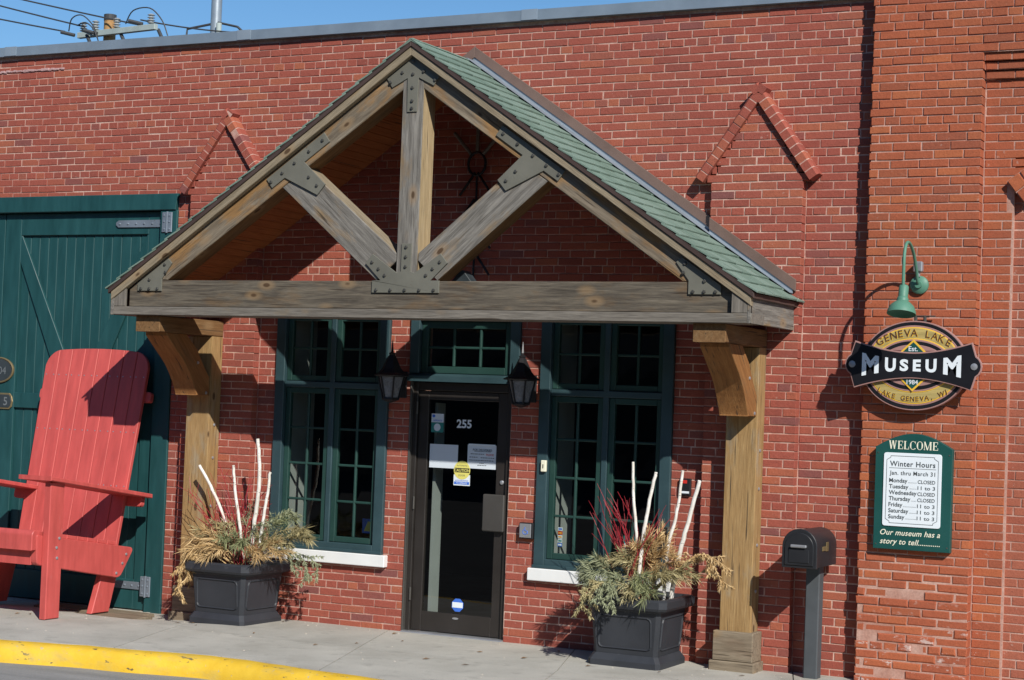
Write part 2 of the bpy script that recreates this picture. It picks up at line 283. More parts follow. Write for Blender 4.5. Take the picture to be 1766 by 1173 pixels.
# ------------------------------------------------------------------ mesh helpers
COL = sc.collection
WM = {}                                             # world matrix of every object made here
class MB:
    def __init__(s): s.v = []; s.f = []
    def add(s, vs, fs):
        o = len(s.v); s.v += [tuple(v) for v in vs]; s.f += [tuple(i+o for i in f) for f in fs]
    def box(s, x0, x1, y0, y1, z0, z1):
        s.add([(x0,y0,z0),(x1,y0,z0),(x1,y1,z0),(x0,y1,z0),(x0,y0,z1),(x1,y0,z1),(x1,y1,z1),(x0,y1,z1)],
              [(0,3,2,1),(4,5,6,7),(0,1,5,4),(1,2,6,5),(2,3,7,6),(3,0,4,7)])
        return s
    def cbox(s, x0, x1, y0, y1, z0, z1, c=0.004, jit=0.0):
        lo = (min(x0,x1), min(y0,y1), min(z0,z1)); hi = (max(x0,x1), max(y0,y1), max(z0,z1))
        c = min(c, 0.3*min(hi[i]-lo[i] for i in range(3))); ctr = [(lo[i]+hi[i])/2 for i in range(3)]
        idx = {}; vs = []
        for sx in (0,1):
            for sy in (0,1):
                for sz in (0,1):
                    sg = (sx,sy,sz)
                    for a in range(3):
                        p = []
                        for i in range(3):
                            e = (lo, hi)[sg[i]][i]; ins = 0 if i == a else c
                            p.append(e + (ins if sg[i] == 0 else -ins))
                        if jit: p = [q + random.uniform(-jit, jit) for q in p]
                        idx[(sg,a)] = len(vs); vs.append(p)
        fs = []
        for a in range(3):
            b, d = [(1,2),(0,2),(0,1)][a]
            for sgn in (0,1):
                q = []
                for ub, ud in ((0,0),(1,0),(1,1),(0,1)):
                    g = [0,0,0]; g[a] = sgn; g[b] = ub; g[d] = ud; q.append(idx[(tuple(g),a)])
                fs.append(q)
        for k in range(3):
            a, b = [(1,2),(0,2),(0,1)][k]
            for sa in (0,1):
                for sb in (0,1):
                    g0 = [0,0,0]; g0[a] = sa; g0[b] = sb; g1 = list(g0); g1[k] = 1; g0, g1 = tuple(g0), tuple(g1)
                    fs.append([idx[(g0,a)], idx[(g1,a)], idx[(g1,b)], idx[(g0,b)]])
        for sx in (0,1):
            for sy in (0,1):
                for sz in (0,1): fs.append([idx[((sx,sy,sz),a)] for a in range(3)])
        C = Vector(ctr); out = []
        for f in fs:
            P = [Vector(vs[i]) for i in f]; n = (P[1]-P[0]).cross(P[2]-P[0]); mid = sum(P, Vector())/len(P)
            out.append(f if n.dot(mid-C) > 0 else f[::-1])
        s.add(vs, out); return s
    def prism(s, poly, a0, a1, axis='Y', c=0.0):
        """polygon (2D) extruded along axis; Y: (x,z), X: (y,z), Z: (x,y)"""
        n = len(poly); area = sum(poly[i][0]*poly[(i+1)%n][1]-poly[(i+1)%n][0]*poly[i][1] for i in range(n))
        if area < 0: poly = poly[::-1]
        def P(p, a): return {'Y': (p[0], a, p[1]), 'X': (a, p[0], p[1]), 'Z': (p[0], p[1], a)}[axis]
        rings = [(a0, poly), (a1, poly)]
        if c > 0:
            ins = inset(poly, c); rings = [(a0, ins), (a0+c, poly), (a1-c, poly), (a1, ins)]
        vs = [P(p, a) for a, pl in rings for p in pl]; fs = []
        for k in range(len(rings)-1):
            for i in range(n):
                j = (i+1) % n; fs.append((k*n+i, k*n+j, (k+1)*n+j, (k+1)*n+i))
        fs.append(tuple(range(n))[::-1]); fs.append(tuple(range((len(rings)-1)*n, len(rings)*n)))
        if axis == 'Y': fs = [f[::-1] for f in fs]
        s.add(vs, fs); return s
    def tube(s, pts, rad, sides=8, caps=True):
        pts = [Vector(p) for p in pts]; n = len(pts)
        rs = rad if isinstance(rad, (list, tuple)) else [rad]*n
        vs = []; up = None
        for i, p in enumerate(pts):
            t = (pts[min(i+1,n-1)] - pts[max(i-1,0)]).normalized()
            if up is None: up = Vector((0,0,1)) if abs(t.z) < 0.9 else Vector((1,0,0))
            a = t.cross(up).normalized(); b = a.cross(t).normalized(); up = b
            for k in range(sides):
                th = 2*math.pi*k/sides; vs.append(p + (a*math.cos(th)+b*math.sin(th))*rs[i])
        fs = []
        for i in range(n-1):
            for k in range(sides):
                j = (k+1) % sides; fs.append((i*sides+k, (i+1)*sides+k, (i+1)*sides+j, i*sides+j))
        if caps: fs.append(tuple(range(sides))); fs.append(tuple(range((n-1)*sides, n*sides))[::-1])
        s.add(vs, fs); return s
    def lathe(s, prof, sides=24, c=(0,0,0), phase=0.0, axis='Z', sx=1.0):
        vs = []; fs = []; n = len(prof)
        for r, z in prof:
            for k in range(sides):
                th = phase + 2*math.pi*k/sides; p = (r*math.cos(th)*sx, r*math.sin(th), z)
                if axis == 'Y': p = (p[0], -p[2], p[1])
                vs.append((c[0]+p[0], c[1]+p[1], c[2]+p[2]))
        for i in range(n-1):
            for k in range(sides):
                j = (k+1) % sides; fs.append((i*sides+k, i*sides+j, (i+1)*sides+j, (i+1)*sides+k))
        fs.append(tuple(range(sides))[::-1]); fs.append(tuple(range((n-1)*sides, n*sides)))
        s.add(vs, fs); return s
    def xf(s, M): s.v = [tuple(M @ Vector(v)) for v in s.v]; return s
    def mesh(s, name, mat, smooth=False):
        me = bpy.data.meshes.new(name); me.from_pydata(s.v, [], s.f); me.materials.append(MATS[mat]); me.validate()
        if smooth:
            me.polygons.foreach_set('use_smooth', [True]*len(me.polygons))
            try: me.set_sharp_from_angle(angle=R(38))
            except Exception: pass
        me.update(); return me
    def build(s, name, mat, parent=None, M=None, smooth=False):
        if M is None:
            xs, ys, zs = zip(*s.v); c = Vector(((min(xs)+max(xs))/2, (min(ys)+max(ys))/2, (min(zs)+max(zs))/2))
            s.v = [(a-c.x, b-c.y, d-c.z) for a, b, d in s.v]; M = Matrix.Translation(c)
        return place(name, s.mesh(name, mat, smooth), parent, M)
def inset(poly, c):
    n = len(poly); out = []
    for i in range(n):
        p0, p1, p2 = Vector(poly[i-1]), Vector(poly[i]), Vector(poly[(i+1)%n])
        d1 = (p1-p0).normalized(); d2 = (p2-p1).normalized(); n1 = Vector((-d1.y, d1.x)); n2 = Vector((-d2.y, d2.x))
        b = n1+n2; k = b.length_squared/2
        out.append(tuple(p1 + b*(c/max(k, 0.35))))
    return out
def place(name, me, parent, M):
    o = bpy.data.objects.new(name, me); COL.objects.link(o); WM[o.name] = M.copy()
    if parent: o.parent = parent; o.matrix_basis = WM[parent.name].inverted() @ M
    else: o.matrix_basis = M
    return o
def empty(name, loc, label=None, cat=None, group=None):
    o = bpy.data.objects.new(name, None); COL.objects.link(o); M = Matrix.Translation(loc); o.matrix_basis = M; WM[o.name] = M
    o.empty_display_size = 0.1
    if label: tag(o, label, cat, group)
    return o
def tag(o, label, cat, group=None, kind=None):
    if label: o['label'] = label
    if cat: o['category'] = cat
    if group: o['group'] = group
    if kind: o['kind'] = kind
    return o
def copy_tree(o, parent=None, M=None):
    c = o.copy(); COL.objects.link(c); W = (M @ WM[o.name]) ; WM[c.name] = W
    if parent: c.parent = parent; c.matrix_parent_inverse = Matrix(); c.matrix_basis = WM[parent.name].inverted() @ W
    else: c.matrix_basis = W
    for ch in list(o.children): copy_tree(ch, c, M)
    return c
def smooth_pts(pts, k=6):
    P = [Vector(p) for p in pts]; out = []
    for i in range(len(P)-1):
        a, b, c, d = P[max(i-1,0)], P[i], P[i+1], P[min(i+2,len(P)-1)]
        for j in range(k):
            t = j/k; out.append(0.5*((2*b)+(c-a)*t+(2*a-5*b+4*c-d)*t*t+(3*b-a-3*c+d)*t**3))
    out.append(P[-1]); return out
def timber(name, parent, mat, poly, y0, y1, ang, c=0.006, axis='Y', up=None, down=None):
    """a sawn timber: side outline in the wall plane (x,z) or across it (y,z), grain along angle ang"""
    cx = sum(p[0] for p in poly)/len(poly); cz = sum(p[1] for p in poly)/len(poly); ca, sa = math.cos(ang), math.sin(ang)
    loc = [((p[0]-cx)*ca+(p[1]-cz)*sa, -(p[0]-cx)*sa+(p[1]-cz)*ca) for p in poly]
    ym = (y0+y1)/2; mb = MB().prism(loc, y0-ym, y1-ym, 'Y', c)
    if axis == 'Y': M = Matrix(((ca,0,-sa,cx),(0,1,0,ym),(sa,0,ca,cz),(0,0,0,1)))
    else: M = Matrix(((0,-1,0,ym),(ca,0,-sa,cx),(sa,0,ca,cz),(0,0,0,1)))
    o = mb.build(name, mat, parent, M)
    if up or down:
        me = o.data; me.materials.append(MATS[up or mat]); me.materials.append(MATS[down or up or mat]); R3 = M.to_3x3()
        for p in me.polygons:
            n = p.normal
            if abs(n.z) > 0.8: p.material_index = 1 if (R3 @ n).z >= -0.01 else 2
    return o
def rect(x0, x1, z0, z1): return [(x0,z0),(x1,z0),(x1,z1),(x0,z1)]

# ------------------------------------------------------------------ text (flat lettering)
_glyph = {}
def text_mb(s, size, y, x, z, align='LEFT', bold=0.0, sx=1.0, shear=0.0, space=1.0):
    key = (s, bold, shear, space)
    if key not in _glyph:
        cu = bpy.data.curves.new('t', 'FONT'); cu.body = s; cu.size = 1.0; cu.offset = bold; cu.shear = shear; cu.space_character = space
        cu.resolution_u = 4
        ob = bpy.data.objects.new('t', cu); COL.objects.link(ob)
        dg = bpy.context.evaluated_depsgraph_get(); me = bpy.data.meshes.new_from_object(ob.evaluated_get(dg))
        _glyph[key] = ([tuple(v.co) for v in me.vertices], [tuple(p.vertices) for p in me.polygons])
        bpy.data.objects.remove(ob); bpy.data.curves.remove(cu); bpy.data.meshes.remove(me)
    vs, fs = _glyph[key]
    x0 = min(v[0] for v in vs); x1 = max(v[0] for v in vs)
    off = {'LEFT': x0, 'CENTER': (x0+x1)/2, 'RIGHT': x1}[align]
    mb = MB(); out = []
    V = [(x+(v[0]-off)*size*sx, y, z+v[1]*size) for v in vs]
    for f in fs:
        a, b, c = (Vector(V[i]) for i in f[:3]); out.append(f if (b-a).cross(c-a).y < 0 else f[::-1])
    mb.add(V, out); return mb
def text_width(s, bold=0.0, shear=0.0, space=1.0):
    text_mb(s, 1, 0, 0, 0, 'LEFT', bold, 1, shear, space); vs = _glyph[(s, bold, shear, space)][0]
    return max(v[0] for v in vs)-min(v[0] for v in vs)
def join(*mbs):
    r = MB()
    for q in mbs: r.add(q.v, q.f)
    return r

# ================================================================== THE SETTING
def sstep(a, b, x):
    t = max(0.0, min(1.0, (x-a)/(b-a))); return t*t*(3-2*t)
def gz(x, y):                                       # the pavement dips a little in front of the carriage door
    return -0.07*sstep(-1.2, -2.4, x)*sstep(-1.2, -0.25, y)
def sheet(name, x0, x1, y0, y1, nx, ny, zf, mat):
    mb = MB()
    vs = [(x0+(x1-x0)*i/nx, y0+(y1-y0)*j/ny, zf(x0+(x1-x0)*i/nx, y0+(y1-y0)*j/ny)) for j in range(ny+1) for i in range(nx+1)]
    fs = [(j*(nx+1)+i, j*(nx+1)+i+1, (j+1)*(nx+1)+i+1, (j+1)*(nx+1)+i) for j in range(ny) for i in range(nx)]
    mb.add(vs, fs); return mb.build(name, mat, None, Matrix())
KY = -2.40                                          # back of the kerb
KP = [(-40, -2.75), (-4.5, -2.76), (-3.2, -2.74), (-2.15, -2.66), (-1.2, -2.45), (-.27, -2.28), (.9, -2.40), (2.2, -2.70), (3.5, -2.8), (60, -2.8)]
def kyf(x):                                         # line of the kerb's back edge
    for (a, ya), (b, yb) in zip(KP[:-1], KP[1:]):
        if a <= x <= b: return ya+(yb-ya)*sstep(0, 1, (x-a)/(b-a)) if b-a < 5 else ya+(yb-ya)*(x-a)/(b-a)
    return -2.8
tag(sheet('road', -700, 700, -700, -2.2, 4, 4, lambda x, y: -0.155, 'asphalt'), None, None, kind='structure')
ground = tag(sheet('ground', -700, 700, -2.19, 700, 4, 4, lambda x, y: -0.30, 'asphalt'), None, None, kind='structure')
t = NT('gutter_concrete', 0.9, 0.3); p = t.coord('World', seed=False)
t.color(t.mix(1.0, t.ramp(t.noise(t.coord('World', (0.6, 3, 1), False), 1.6, 6, 0.65), [(0.3, (0.20, 0.20, 0.195)), (0.7, (0.29, 0.288, 0.28))]), t.ramp(t.noise(p, 110, 4, 0.8), [(0.3, (0.75,)*3), (0.7, (1.2,)*3)]), 'MULTIPLY')); t.bump(t.noise(p, 150, 4), 0.5, 0.005)
tag(sheet('gutter', -14, 14, -3.7, -2.25, 8, 4, lambda x, y: -0.150, 'gutter_concrete'), None, None, kind='structure')
walk = tag(sheet('pavement', -14, 14, -2.9, 0.5, 112, 24, lambda x, y: gz(x, y)-0.014 if y > kyf(x)-.03 else -0.2, 'rubble'), None, None, kind='structure')
def slab(xa, xb, ya, yb, skew=-0.34, n=14):
    mb = MB(); ny = max(2, int((yb-ya)/0.12)); g = 0.005
    top = []; 
    for j in range(ny+1):
        y = ya+g+(yb-ya-2*g)*j/ny
        for i in range(n+1):
            x = (xa+g)+(xb-xa-2*g)*i/n + skew*y; yy = y if ya > -2 else yb-g+(y-(yb-g))*((kyf(x)+g-(yb-g))/(ya-yb+2*g)); top.append((x, yy, gz(x, yy)))
    N = n+1
    fs = [(j*N+i, j*N+i+1, (j+1)*N+i+1, (j+1)*N+i) for j in range(ny) for i in range(n)]
    ring = [i for i in range(N)] + [j*N+n for j in range(1, ny+1)] + [ny*N+i for i in range(n-1, -1, -1)] + [j*N for j in range(ny-1, 0, -1)]
    o = len(top); top += [(top[i][0], top[i][1], top[i][2]-0.03) for i in ring]
    fs += [(ring[k], o+k, o+(k+1)%len(ring), ring[(k+1)%len(ring)]) for k in range(len(ring))]
    mb.add(top, fs); return mb.build('slab', 'concrete', walk)
js = [-12.0, -9.6, -7.2, -5.6, -3.9, -2.02, -0.17, 1.62, 3.5, 5.4, 7.2, 9.2, 11.5]
for a, b in zip(js[:-1], js[1:]):
    slab(a, b, -1.18, 0.30); slab(a+0.0, b+0.0, KY, -1.18)
# kerb stones, painted yellow
prof = [(KY, -0.30), (KY, -0.004), (KY-0.02, 0.0), (KY-0.10, -0.004), (KY-0.145, -0.02), (KY-0.175, -0.055), (KY-0.195, -0.12), (KY-0.205, -0.30)]
kerb = empty('kerb', (0, KY, 0)); kerb['kind'] = 'structure'
for a, b in ((-12, -8.8), (-8.8, -5.5), (-5.5, -2.31), (-2.31, 1.2), (1.2, 4.6), (4.6, 8.2), (8.2, 12)):
    mb = MB(); n = 20; xs = [a+0.004+(b-a-0.008)*i/n for i in range(n+1)]; k = len(prof)
    vs = [(x, p[0]-KY+kyf(x)+random.uniform(-.002, .002), p[1]+random.uniform(-.003, .002)) for x in xs for p in prof]
    fs = [(i*k+j, i*k+(j+1)%k, (i+1)*k+(j+1)%k, (i+1)*k+j) for i in range(n) for j in range(k)] + [tuple(range(k)), tuple(range(n*k, n*k+k))[::-1]]
    mb.add(vs, fs); mb.build('kerb_stone', 'kerb_yellow', kerb, smooth=True)

# ================================================================== THE MUSEUM BUILDING
LB, HB = 0.224, 0.0667                              # brick module and course
Z0 = -0.014 - 6*HB                                  # first course below ground
museum = empty('museum_building', (0.5, 0, 0), 'long red brick museum building with metal coping, two dark green windows and glass door', 'building')
annex = empty('brick_building', (4.9, 0, 0), 'orange red brick building at the right edge, standing proud of the museum wall', 'building')
WIN = [(-1.45, -0.27), (1.225, 2.42)]; WZ0, WZ1 = 0.66, 2.84
DX0, DX1, DZ1 = -0.045, 0.945, 2.18                 # entrance opening
TX0, TX1, TZ0, TZ1 = -0.05, 1.015, 2.18, 2.80       # transom window above it
CX0, CX1, CZ1 = -6.4, -2.65, 3.865                  # carriage doorway
PIL = [(3.10, 0.39), (-2.06, 0.40)]; PY = -0.08; PZ = 3.86; PZT = 4.55
AX = 4.022; AY = -0.122                             # corner and face of the right building
ZTOP = 5.285
bricks = {'museum': [], 'annex': [], 'pink': []}    # (x0,x1,z0,z1,yface,depth)
def subtract(iv, a, b):
    out = []
    for p, q in iv:
        if b <= p or a >= q: out.append((p, q)); continue
        if a > p: out.append((p, a))
        if b < q: out.append((b, q))
    return out
def course(key, iv, k, yface, depth, phase=0.0, header=5, every=7):
    z = Z0 + k*HB; kk = k-6; hd = (kk % every) == header
    unit = LB/2 if hd else LB
    off = phase + (0.0 if hd else (0.5*LB if k % 2 else 0.0)) + (0.25*LB if hd else 0) + 0.012*math.sin(k*1.7)
    for p, q in iv:
        if q-p < 0.02: continue
        i0 = math.floor((p-off)/unit); edges = [p]
        i = i0+1
        while off+i*unit < q: edges.append(off+i*unit+random.uniform(-.006, .006)); i += 1
        edges.append(q)
        if len(edges) > 2 and edges[1]-edges[0] < 0.045: edges.pop(1)
        if len(edges) > 2 and edges[-1]-edges[-2] < 0.045: edges.pop(-2)
        for a, b in zip(edges[:-1], edges[1:]):
            bricks[key].append((a, b, z, z+HB, yface, depth))
ncourse = int((ZTOP-Z0)/HB)+1
for k in range(ncourse):
    z = Z0+k*HB; zc = z+HB/2
    iv = [(-6.3, AX)]
    for a, b in WIN:
        if WZ0-0.03 < zc < WZ1: iv = subtract(iv, a, b)
    if zc < DZ1: iv = subtract(iv, DX0, DX1)
    elif zc < TZ1: iv = subtract(iv, TX0, TX1)
    if zc < CZ1: iv = subtract(iv, CX0, CX1)
    for c, h in PIL:
        if zc < PZ: iv = subtract(iv, c-h, c+h)
    if zc < ZTOP-0.01: course('museum', iv, k, 0.0, 0.03)
    for c, h in PIL:
        if zc < PZ: course('museum', [(c-h, c+h)], k, PY, 0.085, phase=c-h)
        elif zc < PZT-0.05:
            hh = h*(1-(zc-PZ)/(PZT-PZ)); course('museum', [(c-hh-.05, c+hh+.05)], k, PY, 0.085, phase=c)
ZC = Z0+round((4.82-Z0)/HB)*HB
for k in range(ncourse+12):
    z = Z0+k*HB; zc = z+HB/2
    step = None
    if zc > ZC: course('annex', [(AX, 6.6)], k, AY, 0.12, 0.05, 4, 12); continue
    course('annex', [(AX, 4.88)], k, AY, 0.12, 0.05, 4, 12)
    d = ZC-zc
    yf = AY+0.024+0.024*int(d/HB) if d < 4*HB else -0.022
    arch_in = 3.70+0.30*(1-((min(6.3, 5.7)-5.7)/0.6)**2)
    iv = [(4.88, 6.6)]
    if zc < 3.92:                                    # segmental arched opening, bricked up
        if zc < 3.62: x0 = 5.10
        else: x0 = 5.06 + max(0, zc-3.80)*1.6
        iv = subtract(iv, min(x0, 5.7), 12-0.6-min(x0, 5.7))
    course('annex', iv, k, yf, 0.08, 0.05, 4, 12)
    if zc < 3.95: course('pink', [(5.10, 6.30)], k, 0.012, 0.04, 0.0, 3, 9)
J = 0.0054                                          # half joint
def brick_mb(b, center=False):
    x0, x1, z0, z1, y, d = b; x0 += J*random.uniform(.6, 1.25); x1 -= J*random.uniform(.6, 1.25); z0 += J*random.uniform(.7, 1.15); z1 -= J*random.uniform(.7, 1.15)
    wv = 0.0030*math.sin(0.5*(x0+x1)*1.15+z0*2.1)+0.0018*math.sin((x0+x1)*1.9+z0*7.0); z0 += wv; z1 += wv
    rough_ = 1.0
    if b[4] < -0.1 and b[0] > 4.0:
        rough_ = 1.2 + 2.2*sstep(1.05, 0.55, b[2])
        if abs(b[0]-AX) < .001: x0 += random.uniform(-.010, .004)
    y += random.uniform(-.0022, .0022)*rough_; c = 0.0028*min(rough_, 2.5); jt = lambda: random.uniform(-.0017, .0017)*min(rough_, 2.6)
    if rough_ > 3 and random.random() < .25: y += random.uniform(.003, .006)
    ty = random.uniform(-.0016, .0016)
    P = [(x0, z0), (x1, z0), (x1, z1), (x0, z1)]; Q = [(x0+c, z0+c), (x1-c, z0+c), (x1-c, z1-c), (x0+c, z1-c)]
    P = [(p[0]+jt(), p[1]+jt()) for p in P]; Q = [(q[0]+jt(), q[1]+jt()) for q in Q]
    vs = [(p[0], y+d, p[1]) for p in P] + [(p[0], y+c, p[1]) for p in P] + [(q[0], y+ty*(1 if i in (1, 2) else -1), q[1]) for i, q in enumerate(Q)]
    fs = [(8, 9, 10, 11)] + [(i, (i+1) % 4, 4+(i+1) % 4, 4+i) for i in range(4)] + [(4+i, 4+(i+1) % 4, 8+(i+1) % 4, 8+i) for i in range(4)]
    mb = MB(); mb.add(vs, fs); return mb
def lay(key, owner, mat, limit, hidden):
    L = bricks[key]
    def score(b):
        x, z = (b[0]+b[1])/2, (b[2]+b[3])/2
        if z < 0.02 or b[1]-b[0] < 0.05 or hidden(x, z): return -1
        dist = (Vector((x, b[4], z))-CAM).length
        return (b[1]-b[0])/dist**2.5
    order = sorted(range(len(L)), key=lambda i: -score(L[i])); solo = set(i for i in order[:limit] if score(L[i]) > 0)
    rest = MB()
    for i, b in enumerate(L):
        q = brick_mb(b)
        if i in solo: q.build('brick', mat, owner)
        else: rest.add(q.v, q.f)
    if rest.v:
        o = rest.build('brickwork', mat, owner); o['kind'] = 'stuff'
def hid_m(x, z):
    if -2.75 < x < 3.45 and z < 4.95-0.678*abs(x-0.47)+0.25: return True
    if 3.55 < x < 3.9 and z < 1.2: return True
    return x > 3.9 or x < -4.9 or (x < -2.6 and z < 3.9)
def hid_a(x, z): return (3.9 < x < 4.97 and 2.05 < z < 2.8) or (4.12 < x < 4.78 and 1.0 < z < 1.9) or x > 5.3 or z > 5.3
lay('museum', museum, 'brick_red', 270, hid_m)
lay('annex', annex, 'brick_orange', 280, hid_a)
o = MB()
for b in bricks['pink']:
    q = brick_mb(b); o.add(q.v, q.f)
o = o.build('infill_brickwork', 'brick_pink', annex); o['kind'] = 'stuff'

# mortar behind the bricks and the thickness of the wall
MY = 0.0045; TH = 0.36
mb = MB()
def wallbox(x0, x1, z0, z1): mb.box(x0, x1, MY, TH, z0, z1)
wallbox(-6.3, CX0 if CX0 > -6.3 else -6.29, -0.4, ZTOP); wallbox(CX0+0.12, CX1, CZ1, ZTOP)
wallbox(CX1, WIN[0][0], -0.4, ZTOP)
wallbox(WIN[0][0], WIN[0][1], -0.4, WZ0-0.05); wallbox(WIN[0][0], WIN[0][1], WZ1, ZTOP)
wallbox(WIN[0][1], TX0, -0.4, ZTOP); wallbox(TX0, TX1, TZ1, ZTOP)
wallbox(TX0, DX0, -0.4, TZ0); wallbox(DX1, TX1, -0.4, TZ0)
wallbox(TX1, WIN[1][0], -0.4, ZTOP)
wallbox(WIN[1][0], WIN[1][1], -0.4, WZ0-0.05); wallbox(WIN[1][0], WIN[1][1], WZ1, ZTOP)
wallbox(WIN[1][1], AX+0.3, -0.4, ZTOP)
mb.build('mortar_bed', 'mortar', museum)
for c, h in PIL:
    pm = MB().prism([(c-h+.011, -0.4), (c+h-.011, -0.4), (c+h-.011, PZ), (c, PZT-0.03), (c-h+.011, PZ)], PY+0.0045, MY+0.01, 'Y')
    pm.build('pilaster', 'mortar', museum)
    for s in (-1, 1):                               # rowlock coping of the little gable
        e = Vector((c+s*0.525, 0, 3.905)); a = Vector((c+s*0.0, 0, 4.655)); d = (a-e); n = 12; u = d.normalized(); perp = Vector((-u.z*s*-1, 0, u.x*s*-1))
        nrm = Vector((u.z, 0, -u.x)) if s > 0 else Vector((-u.z, 0, u.x))
        st = d.length/n
        for i in range(n):
            p = e + d*((i+0.5)/n) - nrm*0.05
            dy = random.uniform(-.003, .003); q = MB().prism([(0.01, -.044), (-.117+dy, -.044), (-.117+dy, .026), (-.098+dy, .044), (0.01, .044)], -st/2+.0046, st/2-.0046, 'X', .001)
            M = Matrix(((u.x, 0, nrm.x, p.x), (0, 1, 0, 0), (u.z, 0, nrm.z, p.z), (0, 0, 0, 1)))
            b = q.build('coping_brick', 'brick_red', museum, M)
        q = MB().prism([(0.01, -.042), (-.1145, -.042), (-.1145, .024), (-.096, .042), (0.01, .042)], -d.length/2+.006, d.length/2-0.02, 'X')
        p = e+d*0.5-nrm*0.05
        q.build('coping_mortar', 'mortar', museum, Matrix(((u.x, 0, nrm.x, p.x), (0, 1, 0, 0), (u.z, 0, nrm.z, p.z), (0, 0, 0, 1))))
# right building
mb = MB(); mb.box(AX+.012, 4.88-.012, AY+.0065, 0.6, -0.4, 6.2); mb.box(4.865, 6.6, AY+.0065, 0.6, ZC, 6.2)
mb.box(4.87, 5.11, -0.0172, 0.6, -0.4, ZC); mb.box(6.29, 6.6, -0.0172, 0.6, -0.4, ZC); mb.box(5.11, 6.29, -0.0172, 0.6, 4.05, ZC); mb.box(5.105, 6.295, 0.0165, 0.6, -0.4, 4.06)
for i in range(4): mb.box(4.878, 6.6, AY+0.0285+0.024*i, 0.3, ZC-(i+1)*HB+.007, ZC-i*HB-.002)
mb.build('mortar_bed', 'mortar_grey', annex)
cxa, cza, ra = 5.80, 2.93, 0.93                     # arch centre and inner radius
for ring in (0, 1):
    r_in = ra+ring*0.112; n = 14; a0, a1 = R(50), R(130)
    for i in range(n):
        t0 = a0+(a1-a0)*i/n; tm = a0+(a1-a0)*(i+0.5)/n; wd = (a1-a0)/n*(r_in+0.05)
        q = MB().cbox(-wd/2+.004, wd/2-.004, -0.075+random.uniform(-.002, .002), 0.02, 0.004, 0.106, 0.004, 0.001)
        u = Vector((math.sin(tm), 0, -math.cos(tm))); rr = Vector((math.cos(tm), 0, math.sin(tm))); p = Vector((cxa, 0, cza))+rr*r_in
        q.build('arch_brick', 'brick_orange', annex, Matrix(((u.x, 0, rr.x, p.x), (0, 1, 0, 0), (u.z, 0, rr.z, p.z), (0, 0, 0, 1))))
arcp = [(cxa+math.cos(R(130-80*i/20))*(ra+.003), cza+math.sin(R(130-80*i/20))*(ra+.003)) for i in range(21)] + [(cxa+math.cos(R(50+80*i/20))*(ra+.222), cza+math.sin(R(50+80*i/20))*(ra+.222)) for i in range(21)]
MB().prism(arcp, -0.066, 0.0, 'Y').build('arch_mortar', 'mortar_grey', annex)
# metal coping along the top of the museum wall, in lengths
for a, b in ((-6.4, -4.75), (-4.75, -1.93), (-1.93, 1.02), (1.02, AX-0.005)):
    cp = [(-0.055, ZTOP), (-0.055, ZTOP+0.09), (0.42, ZTOP+0.105), (0.42, ZTOP+0.03), (0.0, ZTOP+0.002)]
    MB().prism(cp, a, b-0.004, 'X').build('coping', 'coping_metal', museum)
    MB().prism([(-0.06, ZTOP+0.004), (-0.06, ZTOP+0.094), (0.42, ZTOP+0.109), (0.42, ZTOP+0.1), (-0.052, ZTOP+0.088), (-0.052, ZTOP+0.004)], b-0.09, b+0.06 if b < 3 else b-0.006, 'X').build('coping_joint', 'coping_joint', museum)
# rough mortar smear below the coping at the left
mb = MB()
for i in range(26):
    x = -4.95+i*0.032; mb.cbox(x, x+0.04, -0.007-random.random()*.004, 0.004, 5.130+0.0*i+random.uniform(-.006, .004), 5.148+random.uniform(-.003, .006), 0.003, 0.002)
mb.build('mortar_smear', 'mortar_lilac', museum)
# the room behind the glass
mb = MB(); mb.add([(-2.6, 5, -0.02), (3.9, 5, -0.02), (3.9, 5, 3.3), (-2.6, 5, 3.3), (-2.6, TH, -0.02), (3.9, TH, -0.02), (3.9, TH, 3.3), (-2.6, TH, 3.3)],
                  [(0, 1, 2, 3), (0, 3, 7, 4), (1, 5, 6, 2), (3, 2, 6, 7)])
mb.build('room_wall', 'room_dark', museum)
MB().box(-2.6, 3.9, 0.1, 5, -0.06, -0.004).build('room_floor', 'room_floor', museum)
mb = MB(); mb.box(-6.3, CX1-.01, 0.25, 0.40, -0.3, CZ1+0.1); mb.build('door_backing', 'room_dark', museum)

# ------------------------------------------------------------------ windows
def sash(parent, x0, x1, z0, z1, cols, rows, y=0.012, stile=0.07, mun=0.022, mat='green_sash'):
    mb = MB(); yb = y+0.045
    mb.cbox(x0, x0+stile, y, yb, z0, z1, .004); mb.cbox(x1-stile, x1, y, yb, z0, z1, .004)
    mb.cbox(x0+stile+.0005, x1-stile-.0005, y+.0006, yb, z0, z0+stile, .004); mb.cbox(x0+stile+.0005, x1-stile-.0005, y+.0006, yb, z1-stile, z1, .004)
    gx0, gx1, gz0, gz1 = x0+stile, x1-stile, z0+stile, z1-stile
    pw = (gx1-gx0-(cols-1)*mun)/cols; ph = (gz1-gz0-(rows-1)*mun)/rows
    for i in range(1, cols): xx = gx0+i*(pw+mun)-mun; mb.cbox(xx, xx+mun, y+.012, yb-.004, gz0, gz1, .005)
    for j in range(1, rows): zz = gz0+j*(ph+mun)-mun; mb.cbox(gx0, gx1, y+.0135, yb-.003, zz, zz+mun, .005)
    mb.build('sash', mat, parent)
    for i in range(cols):
        for j in range(rows):
            a = gx0+i*(pw+mun); c = gz0+j*(ph+mun); t = random.uniform(-.0012, .0012); t2 = random.uniform(-.0012, .0012)
            p = MB(); p.add([(a-.004, y+.028-t, c-.004), (a+pw+.004, y+.028+t, c-.004), (a+pw+.004, y+.028+t2, c+ph+.004), (a-.004, y+.028-t2, c+ph+.004)], [(0, 1, 2, 3)])
            p.build('pane', 'glass', parent)
